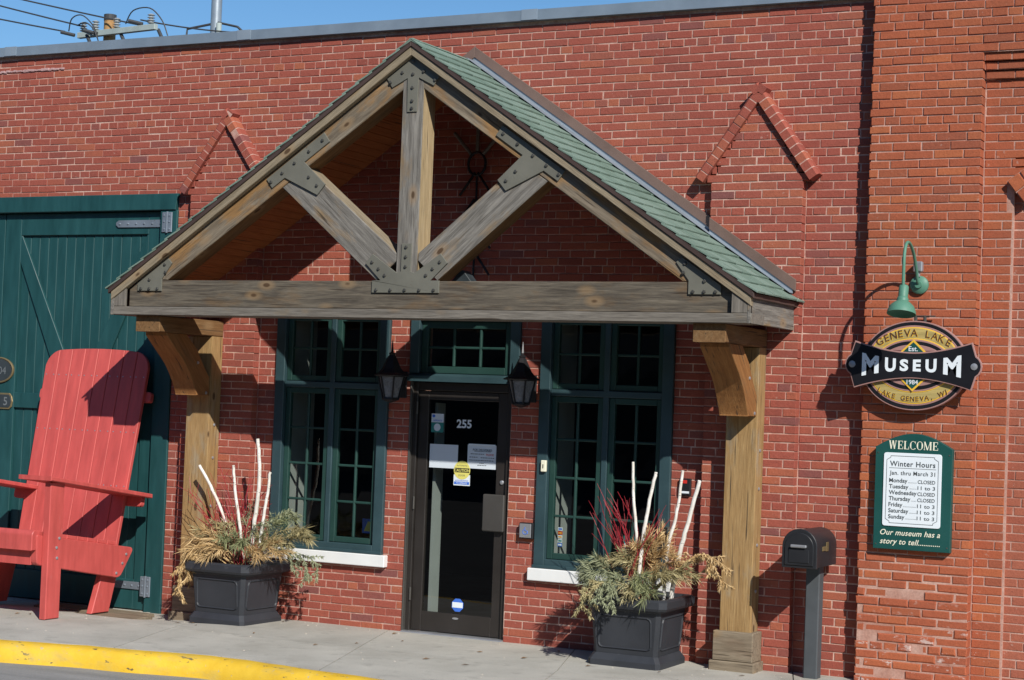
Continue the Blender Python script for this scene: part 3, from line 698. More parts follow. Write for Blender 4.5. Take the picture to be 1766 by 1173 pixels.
for wi, (a, b) in enumerate(WIN):
    cw = 0.092; cas = MB(); yc = -0.032
    cas.cbox(a-.006, a+cw, yc, 0.1, WZ0-.0, WZ1, .005); cas.cbox(b-cw, b+.006, yc, 0.1, WZ0, WZ1, .005)
    cas.cbox(a+cw+.0005, b-cw-.0005, yc+.001, 0.1, WZ0+.001, WZ0+0.066, .005); cas.cbox(a+cw+.0005, b-cw-.0005, yc+.001, 0.1, WZ1-cw, WZ1-.001, .005)
    cas.cbox(a-.012, b+.012, yc-.018, 0.0, WZ0-.012, WZ0+.016, .005)
    cas.cbox(a+cw, b-cw, -0.006, 0.08, 2.095, 2.15, .005); m_ = (a+b)/2; cas.cbox(m_-.026, m_+.026, -0.004, 0.08, WZ0+.06, WZ1-cw, .005)
    w_ = cas.build('window', 'green_casing', museum)
    for s0, s1 in ((a+cw+.003, m_-.027), (m_+.027, b-cw-.003)):
        sash(w_, s0, s1, WZ0+.068, 2.092, 2, 4, stile=.050); sash(w_, s0, s1, 2.153, WZ1-cw-.003, 2, 2, stile=.050)
    MB().cbox(a-.0-.045, b+.055, -0.062, 0.05, WZ0-.118, WZ0-.013, .006).build('sill', 'white_paint', w_)
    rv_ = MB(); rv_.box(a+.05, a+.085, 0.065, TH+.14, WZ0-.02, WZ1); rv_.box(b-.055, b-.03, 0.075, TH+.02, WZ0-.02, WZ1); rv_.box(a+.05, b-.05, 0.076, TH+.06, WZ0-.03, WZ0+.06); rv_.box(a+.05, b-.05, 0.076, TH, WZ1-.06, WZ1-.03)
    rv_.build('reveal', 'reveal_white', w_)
# transom over the entrance
cas = MB(); yc = -0.03; cw = 0.088
cas.cbox(TX0-.004, TX0+cw, yc, .1, TZ0+.072, TZ1, .005); cas.cbox(TX1-cw, TX1+.004, yc, .1, TZ0+.072, TZ1, .005); cas.cbox(TX0+cw, TX1-cw, yc+.001, .1, TZ1-cw, TZ1-.001, .005)
cas.prism([(yc-.02, TZ0+.002), (yc-.02, TZ0+.05), (0.0, TZ0+.072), (0.1, TZ0+.072), (0.1, TZ0+.002)], TX0-.01, TX1+.01, 'X')
tw = cas.build('transom_window', 'green_casing', museum)
sash(tw, TX0+cw+.003, TX1-cw-.003, TZ0+.075, TZ1-cw-.003, 3, 2, stile=.062)
# glass entrance door in a bronze frame
fr = MB(); fy = 0.035
fr.cbox(DX0+.006, DX0+.052, fy, .15, -0.02, DZ1-.002, .004); fr.cbox(DX1-.052, DX1-.006, fy, .15, -0.02, DZ1-.002, .004); fr.cbox(DX0+.052, DX1-.052, fy+.001, .15, DZ1-.075, DZ1-.003, .004)
dr = fr.build('entrance_door', 'bronze', museum)
lx0, lx1, lz0, lz1, ly = DX0+.055, DX1-.055, 0.018, DZ1-.078, 0.06
lf = MB(); lf.cbox(lx0, lx0+.098, ly, ly+.045, lz0, lz1, .004); lf.cbox(lx1-.098, lx1, ly, ly+.045, lz0, lz1, .004)
lf.cbox(lx0+.0985, lx1-.0985, ly+.001, ly+.045, lz0, 0.185, .004); lf.cbox(lx0+.0985, lx1-.0985, ly+.001, ly+.045, 2.025, lz1, .004)
lf.build('door_leaf', 'bronze', dr)
p = MB(); p.add([(lx0+.09, ly+.022, .178), (lx1-.09, ly+.0225, .178), (lx1-.09, ly+.022, 2.03), (lx0+.09, ly+.0215, 2.03)], [(0, 1, 2, 3)]); p.build('pane', 'glass', dr)
MB().cbox(0.70, 0.905, ly-.055, ly-.003, 0.92, 1.235, .008).build('pull_plate', 'pull_bronze', dr)
MB().lathe([(.018, 0), (.018, .012), (.012, .016)], 16, (0.855, ly, 1.34), axis='Y').build('lock_cylinder', 'bolt_bright', dr, smooth=True)
for hz in (0.33, 1.12, 1.95): MB().lathe([(.009, -0.055), (.009, .055)], 10, (DX0+.054, fy-.006, hz)).build('hinge', 'bronze_light', dr, smooth=True)
MB().prism([(-0.035, -0.012), (-0.02, 0.008), (0.0, 0.012), (0.2, 0.012), (0.2, -0.02), (-0.035, -0.02)], DX0-.0, DX1, 'X').build('threshold', 'bolt_bright', dr)
# pale side wall of the little lobby, seen through the door glass
MB().box(lx0+.085, lx0+.11, 0.20, 0.34, 0.0, 2.0).build('lobby_panel', 'reveal_white', dr)
MB().cbox(DX0-.004, DX0+.010, -0.006, .12, 0.0, DZ1, .002).build('jamb_edge', 'bronze_light', dr)

# ------------------------------------------------------------------ carriage doors
cd = MB(); cd.prism([(CX0, 3.722), (CX1-.012, 3.722), (CX1+.016, CZ1+.012), (CX0, CZ1+.012)], -0.035, 0.12, 'Y', .005); cd.cbox(-2.842, CX1+.004, -0.02, 0.14, -0.075, 3.7215, .006)
cd = cd.build('carriage_door', 'green_door', museum)
DY = 0.03                                           # face of the rails
def leaf(x0, x1):
    for nm, (a, b, c, d) in (('stile', (x0, x0+.20, -.06, 3.715)), ('stile', (x1-.16, x1, -.06, 3.715)), ('rail', (x0+.2005, x1-.1605, 3.50, 3.714)), ('rail', (x0+.2005, x1-.1605, 1.795, 1.945)), ('rail', (x0+.2005, x1-.1605, -.058, 0.22))):
        MB().cbox(a, b, DY + (0.001 if nm == 'rail' else 0), DY+.05, c, d, .004).build(nm, 'green_door', cd)
    a, b = x0+.2, x1-.16; n = max(1, round((b-a)/0.112)); wd = (b-a)/n
    for zz0, zz1 in ((0.21, 1.80), (1.94, 3.51)):
        for i in range(n):
            MB().cbox(a+i*wd+.0015, a+(i+1)*wd-.0015, DY+.026+random.uniform(-.001, .001), DY+.048, zz0, zz1, .006).build('board', 'green_door', cd)
    mid = (a+b)/2; h = .13
    if b-a > 1:
        for s in (-1, 1):
            xt = mid+s*(b-a)/2; P = [(xt, 3.50), (xt-s*.24, 3.50), (mid+s*.002, 1.947), (mid+s*.21, 1.947)]
            xs = (b-a)/2
            P = [(xt, 3.24), (xt, 3.498), (xt-s*.015, 3.498), (mid+s*.003, 2.01), (mid+s*.003, 1.947), (mid+s*.19, 1.947)]
            MB().prism(P, DY+.002, DY+.046, 'Y', .004).build('brace', 'green_door', cd)
leaf(-4.79, -2.85); leaf(-6.38, -4.80)
def strap(x0, x1, z, y=DY-.006):
    hb = MB(); L = [(x0, z-.012), (x0+.03, z-.034), (x1, z-.036), (x1, z+.036), (x0+.03, z+.034), (x0, z+.012)]
    hb.prism(L, y-.008, y+.004, 'Y', .002); hb.cbox(x1+.002, x1+.058, -0.034, -0.02, z-.09, z+.10, .004); hb.cbox(x1+.064, x1+.118, -0.034, -0.02, z-.09, z+.10, .004)
    hb.tube([(x1+.061, -.03, z-.095), (x1+.061, -.03, z+.105)], .011, 8)
    h = hb.build('strap_hinge', 'hinge_steel', cd)
    mb = MB()
    for i in range(6): mb.lathe([(.011, 0), (.009, .006), (.004, .008)], 10, (x0+.05+(x1-x0-.1)*i/5, y-.008, z), axis='Y')
    for dz in (-.06, .01, .07): mb.lathe([(.010, 0), (.008, .006)], 8, (x1+.03, -.034, z+dz), axis='Y'); mb.lathe([(.010, 0), (.008, .006)], 8, (x1+.09, -.034, z+dz), axis='Y')
    mb.build('hinge_bolts', 'hinge_steel', cd)
strap(-3.40, -2.815, 3.60); strap(-3.40, -2.885, 0.165)
mb = MB()
for i in range(22):
    x = -3.15+i*0.032; mb.cbox(x, x+.045, -0.05-random.random()*.05, 0.12, -0.12, -0.072+random.uniform(-.012, .008), .006, .005)
mb.build('threshold_rubble', 'rubble', museum)
#---PART3---
# ================================================================== THE TIMBER PORCH
XC, SL = 0.47, 0.678                                # centre line and roof slope
phi = math.atan(SL); porch = empty('timber_porch', (XC, -0.5, 0), 'weathered timber porch with gabled truss and green shingle roof over the entrance', 'porch')
ZA = 4.94                                           # top of the roof at the ridge
def rz(u, d=0.0): return ZA-d-SL*u
def XZ(s, P): return [(XC+s*u, z) for u, z in P]
YF, YB = -1.04, -0.84                               # faces of the 8 x 8 truss timbers
for s in (-1, 1):
    a = -phi*s
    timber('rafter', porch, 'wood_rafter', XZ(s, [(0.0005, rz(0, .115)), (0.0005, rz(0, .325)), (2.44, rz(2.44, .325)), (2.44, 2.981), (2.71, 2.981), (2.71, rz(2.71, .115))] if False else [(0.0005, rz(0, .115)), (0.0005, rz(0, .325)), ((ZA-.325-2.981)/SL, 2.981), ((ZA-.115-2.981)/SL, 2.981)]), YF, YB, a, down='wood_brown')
    timber('rake_trim', porch, 'wood_strip', XZ(s, [(0.0005, rz(0, .050)), (0.0005, rz(0, .122)), (2.975, rz(2.975, .122)), (2.975, rz(2.975, .050))]), -1.10, YF-.003, a, .004)
    timber('rake_edge', porch, 'drip_brown', XZ(s, [(0.0005, rz(0, .012)), (0.0005, rz(0, .049)), (3.0, rz(3.0, .049)), (3.0, rz(3.0, .012))]), -1.112, -0.003, a, .003)
    # eave fascia along the side
    timber('eave_board', porch, 'wood_grey', [(-1.092, 2.672), (-0.006, 2.672), (-0.006, rz(2.97, .052)), (-1.092, rz(2.97, .052))], XC+s*2.946, XC+s*2.972, 0.0, .004, 'X')
    timber('end_board', porch, 'wood_board_grey', XZ(s, [(2.82, 2.747), (2.972, 2.747), (2.972, rz(2.972, .125)), (2.82, rz(2.82, .125))]), -1.088, -1.064, math.pi/2, .003)
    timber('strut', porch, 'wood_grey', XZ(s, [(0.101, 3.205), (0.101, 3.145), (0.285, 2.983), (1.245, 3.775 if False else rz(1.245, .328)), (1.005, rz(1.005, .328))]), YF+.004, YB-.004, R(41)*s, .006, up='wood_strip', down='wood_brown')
    # soffit boards under the roof, running from front to wall
    ce = MB().prism(XZ(s, [(0.002, rz(0, .10)), (0.002, rz(0, .118)), (2.9, rz(2.9, .118)), (2.9, rz(2.9, .10))]), YB, -0.004, 'Y').build('ceiling', 'wood_soffit', porch)
    n = 40; Ls = 2.92/math.cos(phi)
    for i in range(n):
        u0_, u1_ = 2.92*i/n, 2.92*(i+1)/n; g = .0022
        P = XZ(s, [(u0_+g, rz(u0_+g, .124)), (u0_+g, rz(u0_+g, .142)), (u1_-g, rz(u1_-g, .142)), (u1_-g, rz(u1_-g, .124))])
        cx = sum(p[0] for p in P)/4; cz = sum(p[1] for p in P)/4
        M = Matrix(((0, -1, 0, cx), (1, 0, 0, (YB-.005)/2), (0, 0, 1, cz), (0, 0, 0, 1)))
        mb = MB().prism([(p[0]-cx, p[1]-cz) for p in P], -(YB+.005)/-2 if False else (YB+.006-(YB-.005)/2), (-.006-(YB-.005)/2), 'Y')
        mb.xf(Matrix(((0, 1, 0, 0), (-1, 0, 0, 0), (0, 0, 1, 0), (0, 0, 0, 1))))
        mb.build('soffit_board', 'wood_soffit', ce, M)
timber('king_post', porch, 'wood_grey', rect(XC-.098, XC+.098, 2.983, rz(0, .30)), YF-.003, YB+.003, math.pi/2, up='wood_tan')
timber('tie_beam', porch, 'wood_dark', XZ(1, [(-2.818, 2.747), (2.818, 2.747), (2.818, rz(2.818, .126)), (2.718, 2.979), (-2.718, 2.979), (-2.818, rz(2.818, .126))]), YF+.001, YB, 0.0)
timber('bottom_board', porch, 'wood_board_grey', rect(XC-2.98, XC+2.98, 2.672, 2.745), -1.088, -0.80, 0.0, .004)
# posts, outriggers and curved brackets against the wall
for s, pc in ((1, 3.10), (-1, -2.14)):
    g0 = gz(pc, -.2)
    timber('post', porch, 'wood_post', rect(pc-.13, pc+.13, g0+0.02, 2.528), -0.25, PY-.003, math.pi/2, .006)
    ba = MB().cbox(pc-.165, pc+.165, -0.295, PY-.002, g0+.075, g0+.305, .006); b_ = ba.build('post_base', 'wood_plank', porch)
    MB().cbox(pc-.185, pc+.185, -0.318, PY-.0015, g0-.01, g0+.0745, .006).build('base_trim', 'wood_plank', b_)
    timber('outrigger', porch, 'wood_brown', rect(-1.03, -0.086, 2.53, 2.671), pc-.132, pc+.132, 0.0, .006, 'X')
    arc = smooth_pts([(-.900, 2.50, 0), (-.775, 2.395, 0), (-.625, 2.268, 0), (-.518, 2.135, 0), (-.448, 2.015, 0), (-.440, 1.985, 0)], 3)
    P = [(p.x, p.y) for p in arc] + [(-.252, 1.985), (-.252, 2.15), (-.33, 2.235), (-.455, 2.40), (-.62, 2.528), (-.905, 2.528)]
    timber('bracket', porch, 'wood_orange', P, pc-.12, pc+.12, R(135), .005, 'X')
    for z, y in ((2.01, -.30), (2.28, -.44), (1.72, -.17), (1.42, -.17), (.98, -.17), (.62, -.17)):
        xx = pc+(.12 if z > 1.9 else .13)
        q = MB().lathe([(.014, 0), (.013, .007), (.006, .010)], 10); q.xf(Matrix.Translation((xx, y, z)) @ Matrix.Rotation(R(90), 4, 'Y'))
        q.build('bolt', 'bolt_bright', porch)
# steel plates with bolts
def plate(P, bolts, y=YF-.006, name='steel_plate'):
    pl = MB().prism(P, y-.008, y+.006, 'Y', .0015).build(name, 'steel_plate', porch)
    for bx, bz in bolts:
        MB().lathe([(.0145, 0), (.0145, .008), (.0115, .012)], 6, (bx, y-.0078, bz), axis='Y', phase=random.random()).build('bolt', 'bolt_steel', pl)
# foot of the king post
hw = .046
def along(p, d, t, n): return (p[0]+d[0]*t+(-d[1])*n, p[1]+d[1]*t+d[0]*n)
kp = []
d2 = (math.cos(R(41)), math.sin(R(41))); d1 = (-d2[0], d2[1])
c0 = (XC, 2.985)
kp = [(XC-.315, 2.882), (XC+.315, 2.882), (XC+.315, 2.983), (XC+.235, 2.983)]
kp += [along((XC+.05, 2.90), d2, .40, -.05), along((XC+.05, 2.90), d2, .40, .05), (XC+.085, 3.045), (XC+.046, 3.055)]
kp += [(XC+.046, 3.285), (XC-.046, 3.285)]
kp += [(2*XC-p[0], p[1]) for p in kp[::-1][2:-2]] + [(XC-.315, 2.983)]
bl = [(XC+.27*k/2, 2.905) for k in (-2, -1, 0, 1, 2)] + [(XC, 3.255), (XC, 3.175), (XC, 3.095)] + [along((XC+s_*.05, 2.90), dd, t, 0) for s_, dd in ((1, d2), (-1, d1)) for t in (.19, .27, .355)]
plate(kp, bl)
# peak: two arms down the rafters and one down the king post
dd = (math.cos(phi), -math.sin(phi)); pk = (XC, rz(0, .165))
pk_r = [(XC, rz(0, .126)), along((XC, rz(0, .126)), dd, .30, 0), along((XC, rz(0, .126)), dd, .30, -.095), (XC+.052, rz(0, .126)-.175), (XC+.046, 4.36)]
P = pk_r + [(2*XC-p[0], p[1]) for p in pk_r[::-1][:-1]]
plate(P, [(XC, 4.775), (XC, 4.67), (XC, 4.56), (XC, 4.45), (XC, 4.39)] + [(XC+s_*u, rz(u, .185)) for s_ in (-1, 1) for u in (.10, .21)])
# strut heads
for s in (-1, 1):
    uc = 1.12; e0, e1 = uc-.28, uc+.28; ds = (math.cos(R(41)), math.sin(R(41)))
    A = (uc, rz(uc, .22))
    Pm = [(e0, rz(e0, .150)), (e1, rz(e1, .150)), (e1-.06, rz(e1-.06, .268)), (uc+.095, rz(uc+.095, .268))]
    foot = (uc-.02, rz(uc, .22)); dn = (-ds[0], -ds[1])
    Pm += [along(foot, dn, .335, .058), along(foot, dn, .335, -.058), (uc-.095, rz(uc-.095, .268)), (e0-.06, rz(e0-.06, .268))]
    plate([(XC+s*u, z) for u, z in Pm], [(XC+s*(uc+t), rz(uc+t, .21)) for t in (-.27, -.14, 0, .12, .23)] + [(XC+s*p[0], p[1]) for p in (along(foot, dn, .17, 0), along(foot, dn, .28, 0))])
    # heel plates
    Ph = [(2.46, 2.885), (2.72, 2.885), (2.72, rz(2.72, .145)), (2.545, rz(2.545, .145)), (2.40, rz(2.40, .145)), (2.355, rz(2.355, .215)), (2.46, 2.99)]
    plate([(XC+s*u, z) for u, z in Ph], [(XC+s*u, z) for u, z in ((2.50, 2.905), (2.59, 2.905), (2.68, 2.905), (2.59, rz(2.59, .20)), (2.43, rz(2.43, .175)), (2.42, rz(2.42, .25)))])
# shingles, tab by tab
roof = MB().prism([(XC-2.99, rz(2.99, .012)), (XC, rz(0, .012)), (XC+2.99, rz(2.99, .012)), (XC+2.99, rz(2.99, .006)), (XC, rz(0, .006)), (XC-2.99, rz(2.99, .006))], -1.113, -0.004, 'Y').build('roof', 'drip_brown', porch)
Ls = 3.02/math.cos(phi); nrow = 24; ex = Ls/nrow; ntab = 6; tw_ = 1.118/ntab
tab_me = []
for k in range(4):
    q = MB().cbox(-tw_/2+.0035, tw_/2-.0035, -ex*0.60, ex*0.60, -.0065, .0065, .0015, .0012); tab_me.append(q.mesh('shingle', 'shingle'))
for s in (-1, 1):
    ud = Vector((s*math.cos(phi), 0, -math.sin(phi))); nrm = Vector((s*math.sin(phi), 0, math.cos(phi)))
    for r_ in range(nrow):
        offs = (r_ % 2)*0.5*tw_
        ys = [-1.118+tw_*(j+0.5)+offs-(0.5*tw_ if r_ % 2 else 0)*1.0 for j in range(ntab+(1 if r_ % 2 else 0))]
        for j, y in enumerate(ys):
            t = ex*(r_+0.42)+random.uniform(-.004, .004); wdt = 1.0
            c = Vector((XC, 0, ZA-.0065)) + ud*t + nrm*(.0105+random.uniform(0, .003)); 
            lo, hi = y-tw_/2, y+tw_/2
            lo2, hi2 = max(lo, -1.120), min(hi, -0.004)
            if hi2-lo2 < .03: continue
            f = (hi2-lo2)/tw_; y = (lo2+hi2)/2
            tilt = -.055; ux = ud*math.cos(tilt)+nrm*math.sin(tilt)*1; nx = nrm*math.cos(tilt)-ud*math.sin(tilt)
            # local x -> world y, local y -> down slope
            M = Matrix(((0, ux.x, nx.x, c.x), (-f*s*-1 if False else f, ux.y, nx.y, y), (0, ux.z, nx.z, c.z), (0, 0, 0, 1)))
            ux = ud*math.cos(.085)+nrm*math.sin(.085); nx = nrm*math.cos(.085)-ud*math.sin(.085)
            M = Matrix(((0, ux.x, nx.x, c.x), (f, ux.y, nx.y, y), (0, ux.z, nx.z, c.z), (0, 0, 0, 1)))
            o = place('shingle', random.choice(tab_me), roof, M)
            if s < 0: o['kind'] = 'stuff'; del o['kind']
# ridge cap and flashing where the roof meets the wall
for j in range(6):
    y = -1.118+.19*j; a = MB().prism([(XC-.10, rz(.10, -.012)), (XC, rz(0, -.016)), (XC+.10, rz(.10, -.012)), (XC+.10, rz(.10, -.005)), (XC, rz(0, -.009)), (XC-.10, rz(.10, -.005))], y, min(y+.20, -.004), 'Y')
    a.build('ridge_shingle', 'shingle', roof)
for s in (-1, 1):
    MB().prism(XZ(s, [(0, rz(0, -.030)), (2.96, rz(2.96, -.030)), (2.96, rz(2.96, -.034)), (0, rz(0, -.034))]), -0.16, -0.003, 'Y').build('step_flashing', 'galvanised', roof)
    ue = 2.235 if s > 0 else 2.125
    MB().prism(XZ(s, [(0.0002, rz(0, -.062)), (ue, rz(ue, -.062)), (ue, rz(ue, -.155)), (0.0002, rz(0, -.155))]), -0.022, -0.0005, 'Y', .002).build('wall_flashing', 'flashing_brown', roof)
    MB().prism(XZ(s, [(ue+.012, rz(ue+.012, -.062)), (2.985, rz(2.985, -.062)), (2.985, rz(2.985, -.155)), (ue+.012, rz(ue+.012, -.155))]), PY-.022, PY-.0005, 'Y', .002).build('wall_flashing', 'flashing_brown', roof)
for s in (-1, 1):
    ue = 2.235 if s > 0 else 2.125
    MB().prism(XZ(s, [(0.0002, rz(0, -.030)), (ue, rz(ue, -.030)), (ue, rz(ue, -.066)), (0.0002, rz(0, -.066))]), -0.012, -0.0005, 'Y').build('flashing_leg', 'galvanised', roof)
    MB().prism(XZ(s, [(ue+.012, rz(ue+.012, -.030)), (2.96, rz(2.96, -.030)), (2.96, rz(2.96, -.066)), (ue+.012, rz(ue+.012, -.066))]), PY-.012, PY-.0005, 'Y').build('flashing_leg', 'galvanised', roof)
# two wedge-shaped uplights resting on the tie beam
for xx, lab in ((-2.19, 'small dark wedge uplight on the beam near the left end'), (0.86, 'small dark wedge uplight on the beam right of the king post')):
    q = MB().prism([(xx-.10, 2.983), (xx+.10, 2.983), (xx+.015, 3.085), (xx-.02, 3.085)], -0.82, -0.70, 'Y', .004)
    MB_ = q.build('uplight', 'plaque_dark'); tag(MB_, lab, 'light', 'uplights on the porch beam')
# wrought iron ornament on the wall behind the king post
ir = empty('iron_ornament', (.54, -.03, 3.1), 'black wrought iron scroll ornament on the shaded wall behind the king post', 'ornament')
q = MB(); ring = [(.54+.085*math.cos(t*math.pi/8), -.03, 4.07+.10*math.sin(t*math.pi/8)) for t in range(17)]; q.tube(ring, .012, 6); q.build('ring', 'black_metal', ir)
for ang in (130, 90, 50): MB().tube([(.54+.09*math.cos(R(ang)), -.03, 4.07+.11*math.sin(R(ang))), (.54+.36*math.cos(R(ang)), -.03, 4.07+.36*math.sin(R(ang)))], .016, 6).build('rod', 'wood_board_grey', ir)
for k in range(4):
    z = 3.88-.23*k
    for s in (-1, 1):
        MB().tube([(.54+s*(.012+.085*(1-math.cos(t))), -.03, z+.115*math.cos(t*1.0+0)*1.0) for t in [R(-75+210*i/12) for i in range(13)]], .011, 6).build('scroll', 'black_metal', ir)
MB().tube([(.54, -.02, 3.05), (.54, -.02, 3.98)], .010, 6).build('stem', 'black_metal', ir)

# ================================================================== THE GIANT RED CHAIR
chair = empty('giant_chair', (-3.47, -0.8, 0), 'oversized red painted slatted garden chair in front of the green carriage door', 'chair')
CXm = -3.475; RP = 'red_paint'
def both(fn):
    for s in (1, -1): fn(s)
def bx(x0, x1, s): return (CXm+s*(x0-CXm), CXm+s*(x1-CXm))
def xp(name, poly, x0, x1, s, c=.006):
    a, b = sorted(bx(x0, x1, s)); MB().prism(poly, a, b, 'X', c).build(name, RP, chair)
def rounded(P, rads, k=4):
    out = []; n = len(P)
    for i in range(n):
        p0, p1, p2 = Vector(P[i-1]), Vector(P[i]), Vector(P[(i+1) % n]); r = rads[i]
        if r <= 0: out.append(tuple(p1)); continue
        a = p1+(p0-p1).normalized()*r; b = p1+(p2-p1).normalized()*r
        for j in range(k+1):
            t = j/k; out.append(tuple(a*(1-t)**2+p1*2*t*(1-t)+b*t*t))
    return out
def chair_side(s):
    xp('front_leg', rect(-1.545, -1.365, 0.006, 1.187), -2.765, -2.695, s)
    xp('side_rail', rounded([(-1.60, .475), (-.475, .285), (-.285, .555), (-1.615, .735)], [.04, .06, .06, .02]), -2.835, -2.766, s)
    xp('rear_leg', [(-.765, -.022), (-.525, -.022), (-.40, .40), (-.60, .45)], -2.90, -2.836, s)
    a, b = sorted(bx(-3.02, -2.645, s))
    timber_arm = MB().prism([(-1.60, 1.205), (-1.60, 1.243), (-.20, 1.053), (-.20, 1.013)], a, b, 'X', .007).build('arm_rest', RP, chair)
    for (y, z) in ((-1.41, .70), (-1.44, .62), (-1.43, .53)): bolt_at(-2.695, y, z, s)
    for (y, z) in ((-.40, .50), (-.45, .42), (-.53, .335)): bolt_at(-2.766, y, z, s)
def bolt_at(x, y, z, s):
    if s < 0: return
    q = MB().lathe([(.014, 0), (.013, .006), (.006, .009)], 10); q.xf(Matrix.Translation((x, y, z)) @ Matrix.Rotation(R(90), 4, 'Y')); q.build('bolt', 'bolt_bright', chair)
both(chair_side)
# seat: front board, then slats sloping to the back
sx0, sx1 = 2*CXm+2.77, -2.77
MB().prism(rounded([(-1.665, .60), (-1.60, .60), (-1.56, .765), (-1.64, .775), (-1.665, .745)], [0, 0, 0, .015, .02]), 2*CXm+2.82, -2.82 if False else -2.775, 'X', .006).build('seat_front', RP, chair)
MB().prism([(-1.60, .47), (-1.55, .47), (-1.55, .605), (-1.60, .605)], 2*CXm+2.835, -2.835, 'X', .004).build('seat_apron', RP, chair)
for i in range(8):
    y0 = -1.615+.138*i; z = .768-.0195*i*.95
    MB().prism([(y0+.004, z-.035), (y0+.13, z-.055), (y0+.13, z-.018), (y0+.004, z+.002)], 2*CXm+2.79, -2.79, 'X', .006).build('seat_slat', RP, chair)
# back: eight slats with rounded shoulders, leaning back
bw0, bw1 = -4.105, -2.85; nb = 8; wb = (bw1-bw0)/nb
B0 = Vector((0, -.40, .50)); B1 = Vector((0, -.035, 2.39)); bd = (B1-B0); Lb = bd.length; bu = bd.normalized(); bn = Vector((0, bu.z, -bu.y))
def top_at(x):
    t = abs(x-(bw0+bw1)/2)/((bw1-bw0)/2); z = Lb-.035*t*t
    e = (1-t)*(bw1-bw0)/2
    if e < .17: z -= .17-math.sqrt(max(0, .17**2-(.17-e)**2))
    return z
MBk = Matrix(((1, 0, 0, 0), (0, bn.y, bu.y, B0.y), (0, bn.z, bu.z, B0.z), (0, 0, 0, 1)))
for i in range(nb):
    a, b = bw0+i*wb+.003, bw0+(i+1)*wb-.003; xs = [a+(b-a)*j/8 for j in range(9)]
    P = [(a, 0), (b, 0)] + [(x, top_at(x)) for x in xs[::-1]]
    q = MB().prism(P, -.02, .02, 'Y', .005); cxm = (a+b)/2; bm_ = (bw0+bw1)/2; q.v = [(bm_+(v[0]-bm_)*(.945+.055*min(1, v[2]/Lb))-cxm, v[1], v[2]) for v in q.v]
    q.build('back_slat', RP, chair, Matrix.Translation((cxm, 0, 0)) @ MBk)
    sl = MB()
    for t in (.62, 1.13, 1.66):
        for xx in (a+.03, b-.03): sl.lathe([(.0065, 0), (.006, .003)], 8, (bm_+(xx-bm_)*(.945+.055*t/Lb)-cxm, -.02, t-.0), axis='Y')
    o_ = sl.build('screws', 'bolt_bright', chair, Matrix.Translation((cxm, 0, 0)) @ MBk); o_['kind'] = 'stuff'
for t, ex_ in ((.50, .14), (1.48, .045)):
    q = MB().prism(rounded([(bw0-ex_, t-.05), (bw1+ex_, t-.05), (bw1+ex_, t+.05), (bw0-ex_, t+.05)], [.03]*4), .021, .075, 'Y', .005); q.build('back_cleat', RP, chair, MBk)
# planks under the rear leg
pl = MB().cbox(-.34, .34, -.19, .19, -.02, .02, .006, .002); M = Matrix.Translation((-2.72, -.66, -.052)) @ Matrix.Rotation(R(4), 4, 'Z'); tag(pl.build('plank', 'wood_plank', None, M), 'grey weathered plank lying under the rear leg of the red chair', 'plank')
pl = MB().cbox(-.62, .62, -.14, .14, -.018, .018, .005, .002); M = Matrix.Translation((-3.15, -.36, -.055)) @ Matrix.Rotation(R(-3), 4, 'Z'); tag(pl.build('plank', 'wood_plank', None, M), 'darker plank flat on the ground behind the red chair legs', 'plank')

# ================================================================== PLANTERS AND WINTER GREENERY
def ring_sq(h, c): return [(-h+c, -h), (h-c, -h), (h, -h+c), (h, h-c), (h-c, h), (-h+c, h), (-h, h-c), (-h, -h+c)]
def planter(loc, label, rot):
    e = empty('planter', loc, label, 'planter', 'black square planters by the porch posts'); T = Matrix.Translation(loc) @ Matrix.Rotation(rot, 4, 'Z'); WM[e.name] = T; e.matrix_basis = T
    def loft(levels, name, mat='planter_black'):
        mb = MB(); n = 8
        for h, z, c in levels: mb.v += [(x, y, z) for x, y in ring_sq(h, c)]
        for i in range(len(levels)-1):
            for k in range(n): j = (k+1) % n; mb.f.append((i*n+k, i*n+j, (i+1)*n+j, (i+1)*n+k))
        mb.f.append(tuple(range(n))[::-1]); mb.f.append(tuple(range((len(levels)-1)*n, len(levels)*n)))
        return mb.build(name, mat, e, T)
    loft([(.302, 0, .03), (.302, .045, .03), (.284, .075, .03), (.272, .095, .03)], 'foot')
    loft([(.266, .09, .03), (.293, .43, .03), (.303, .445, .03)], 'body')
    loft([(.303, .44, .045), (.345, .455, .05), (.356, .475, .05), (.356, .525, .05), (.34, .54, .05), (.305, .54, .05), (.295, .50, .05)], 'rim')
    MB().prism(ring_sq(.298, .03), .47, .505, 'Z').build('soil', 'soil', e, T)
    for k in range(4):                              # raised frame with notched corners on each side
        P = []
        x0, x1, z0, z1, nn = -.225, .225, .135, .395, .035
        out = [(x0+nn, z0), (x1-nn, z0), (x1-nn*.3, z0+nn*.3), (x1, z0+nn), (x1, z1-nn), (x1-nn*.3, z1-nn*.3), (x1-nn, z1), (x0+nn, z1), (x0+nn*.3, z1-nn*.3), (x0, z1-nn), (x0, z0+nn), (x0+nn*.3, z0+nn*.3)]
        ins = inset(out, .016); ins2 = inset(out, .006); n = len(out); mb = MB()
        yof = lambda z: -(.266+(z-.09)/.34*.027)
        rings = [(out, .0), (ins2, -.010), (ins, .002)]
        for pl_, dy in rings: mb.v += [(x, yof(z)+dy, z) for x, z in pl_]
        for i in range(2):
            for q in range(n): j = (q+1) % n; mb.f.append((i*n+q, i*n+j, (i+1)*n+j, (i+1)*n+q))
        mb.build('panel_frame', 'planter_black', e, T @ Matrix.Rotation(k*math.pi/2, 4, 'Z'))
    return e
PL = Vector((-1.535, -.375, -.012)); PR = Vector((2.34, -.385, 0))
planter(PL, 'black square planter beside the left porch post, under the left window', R(-2))
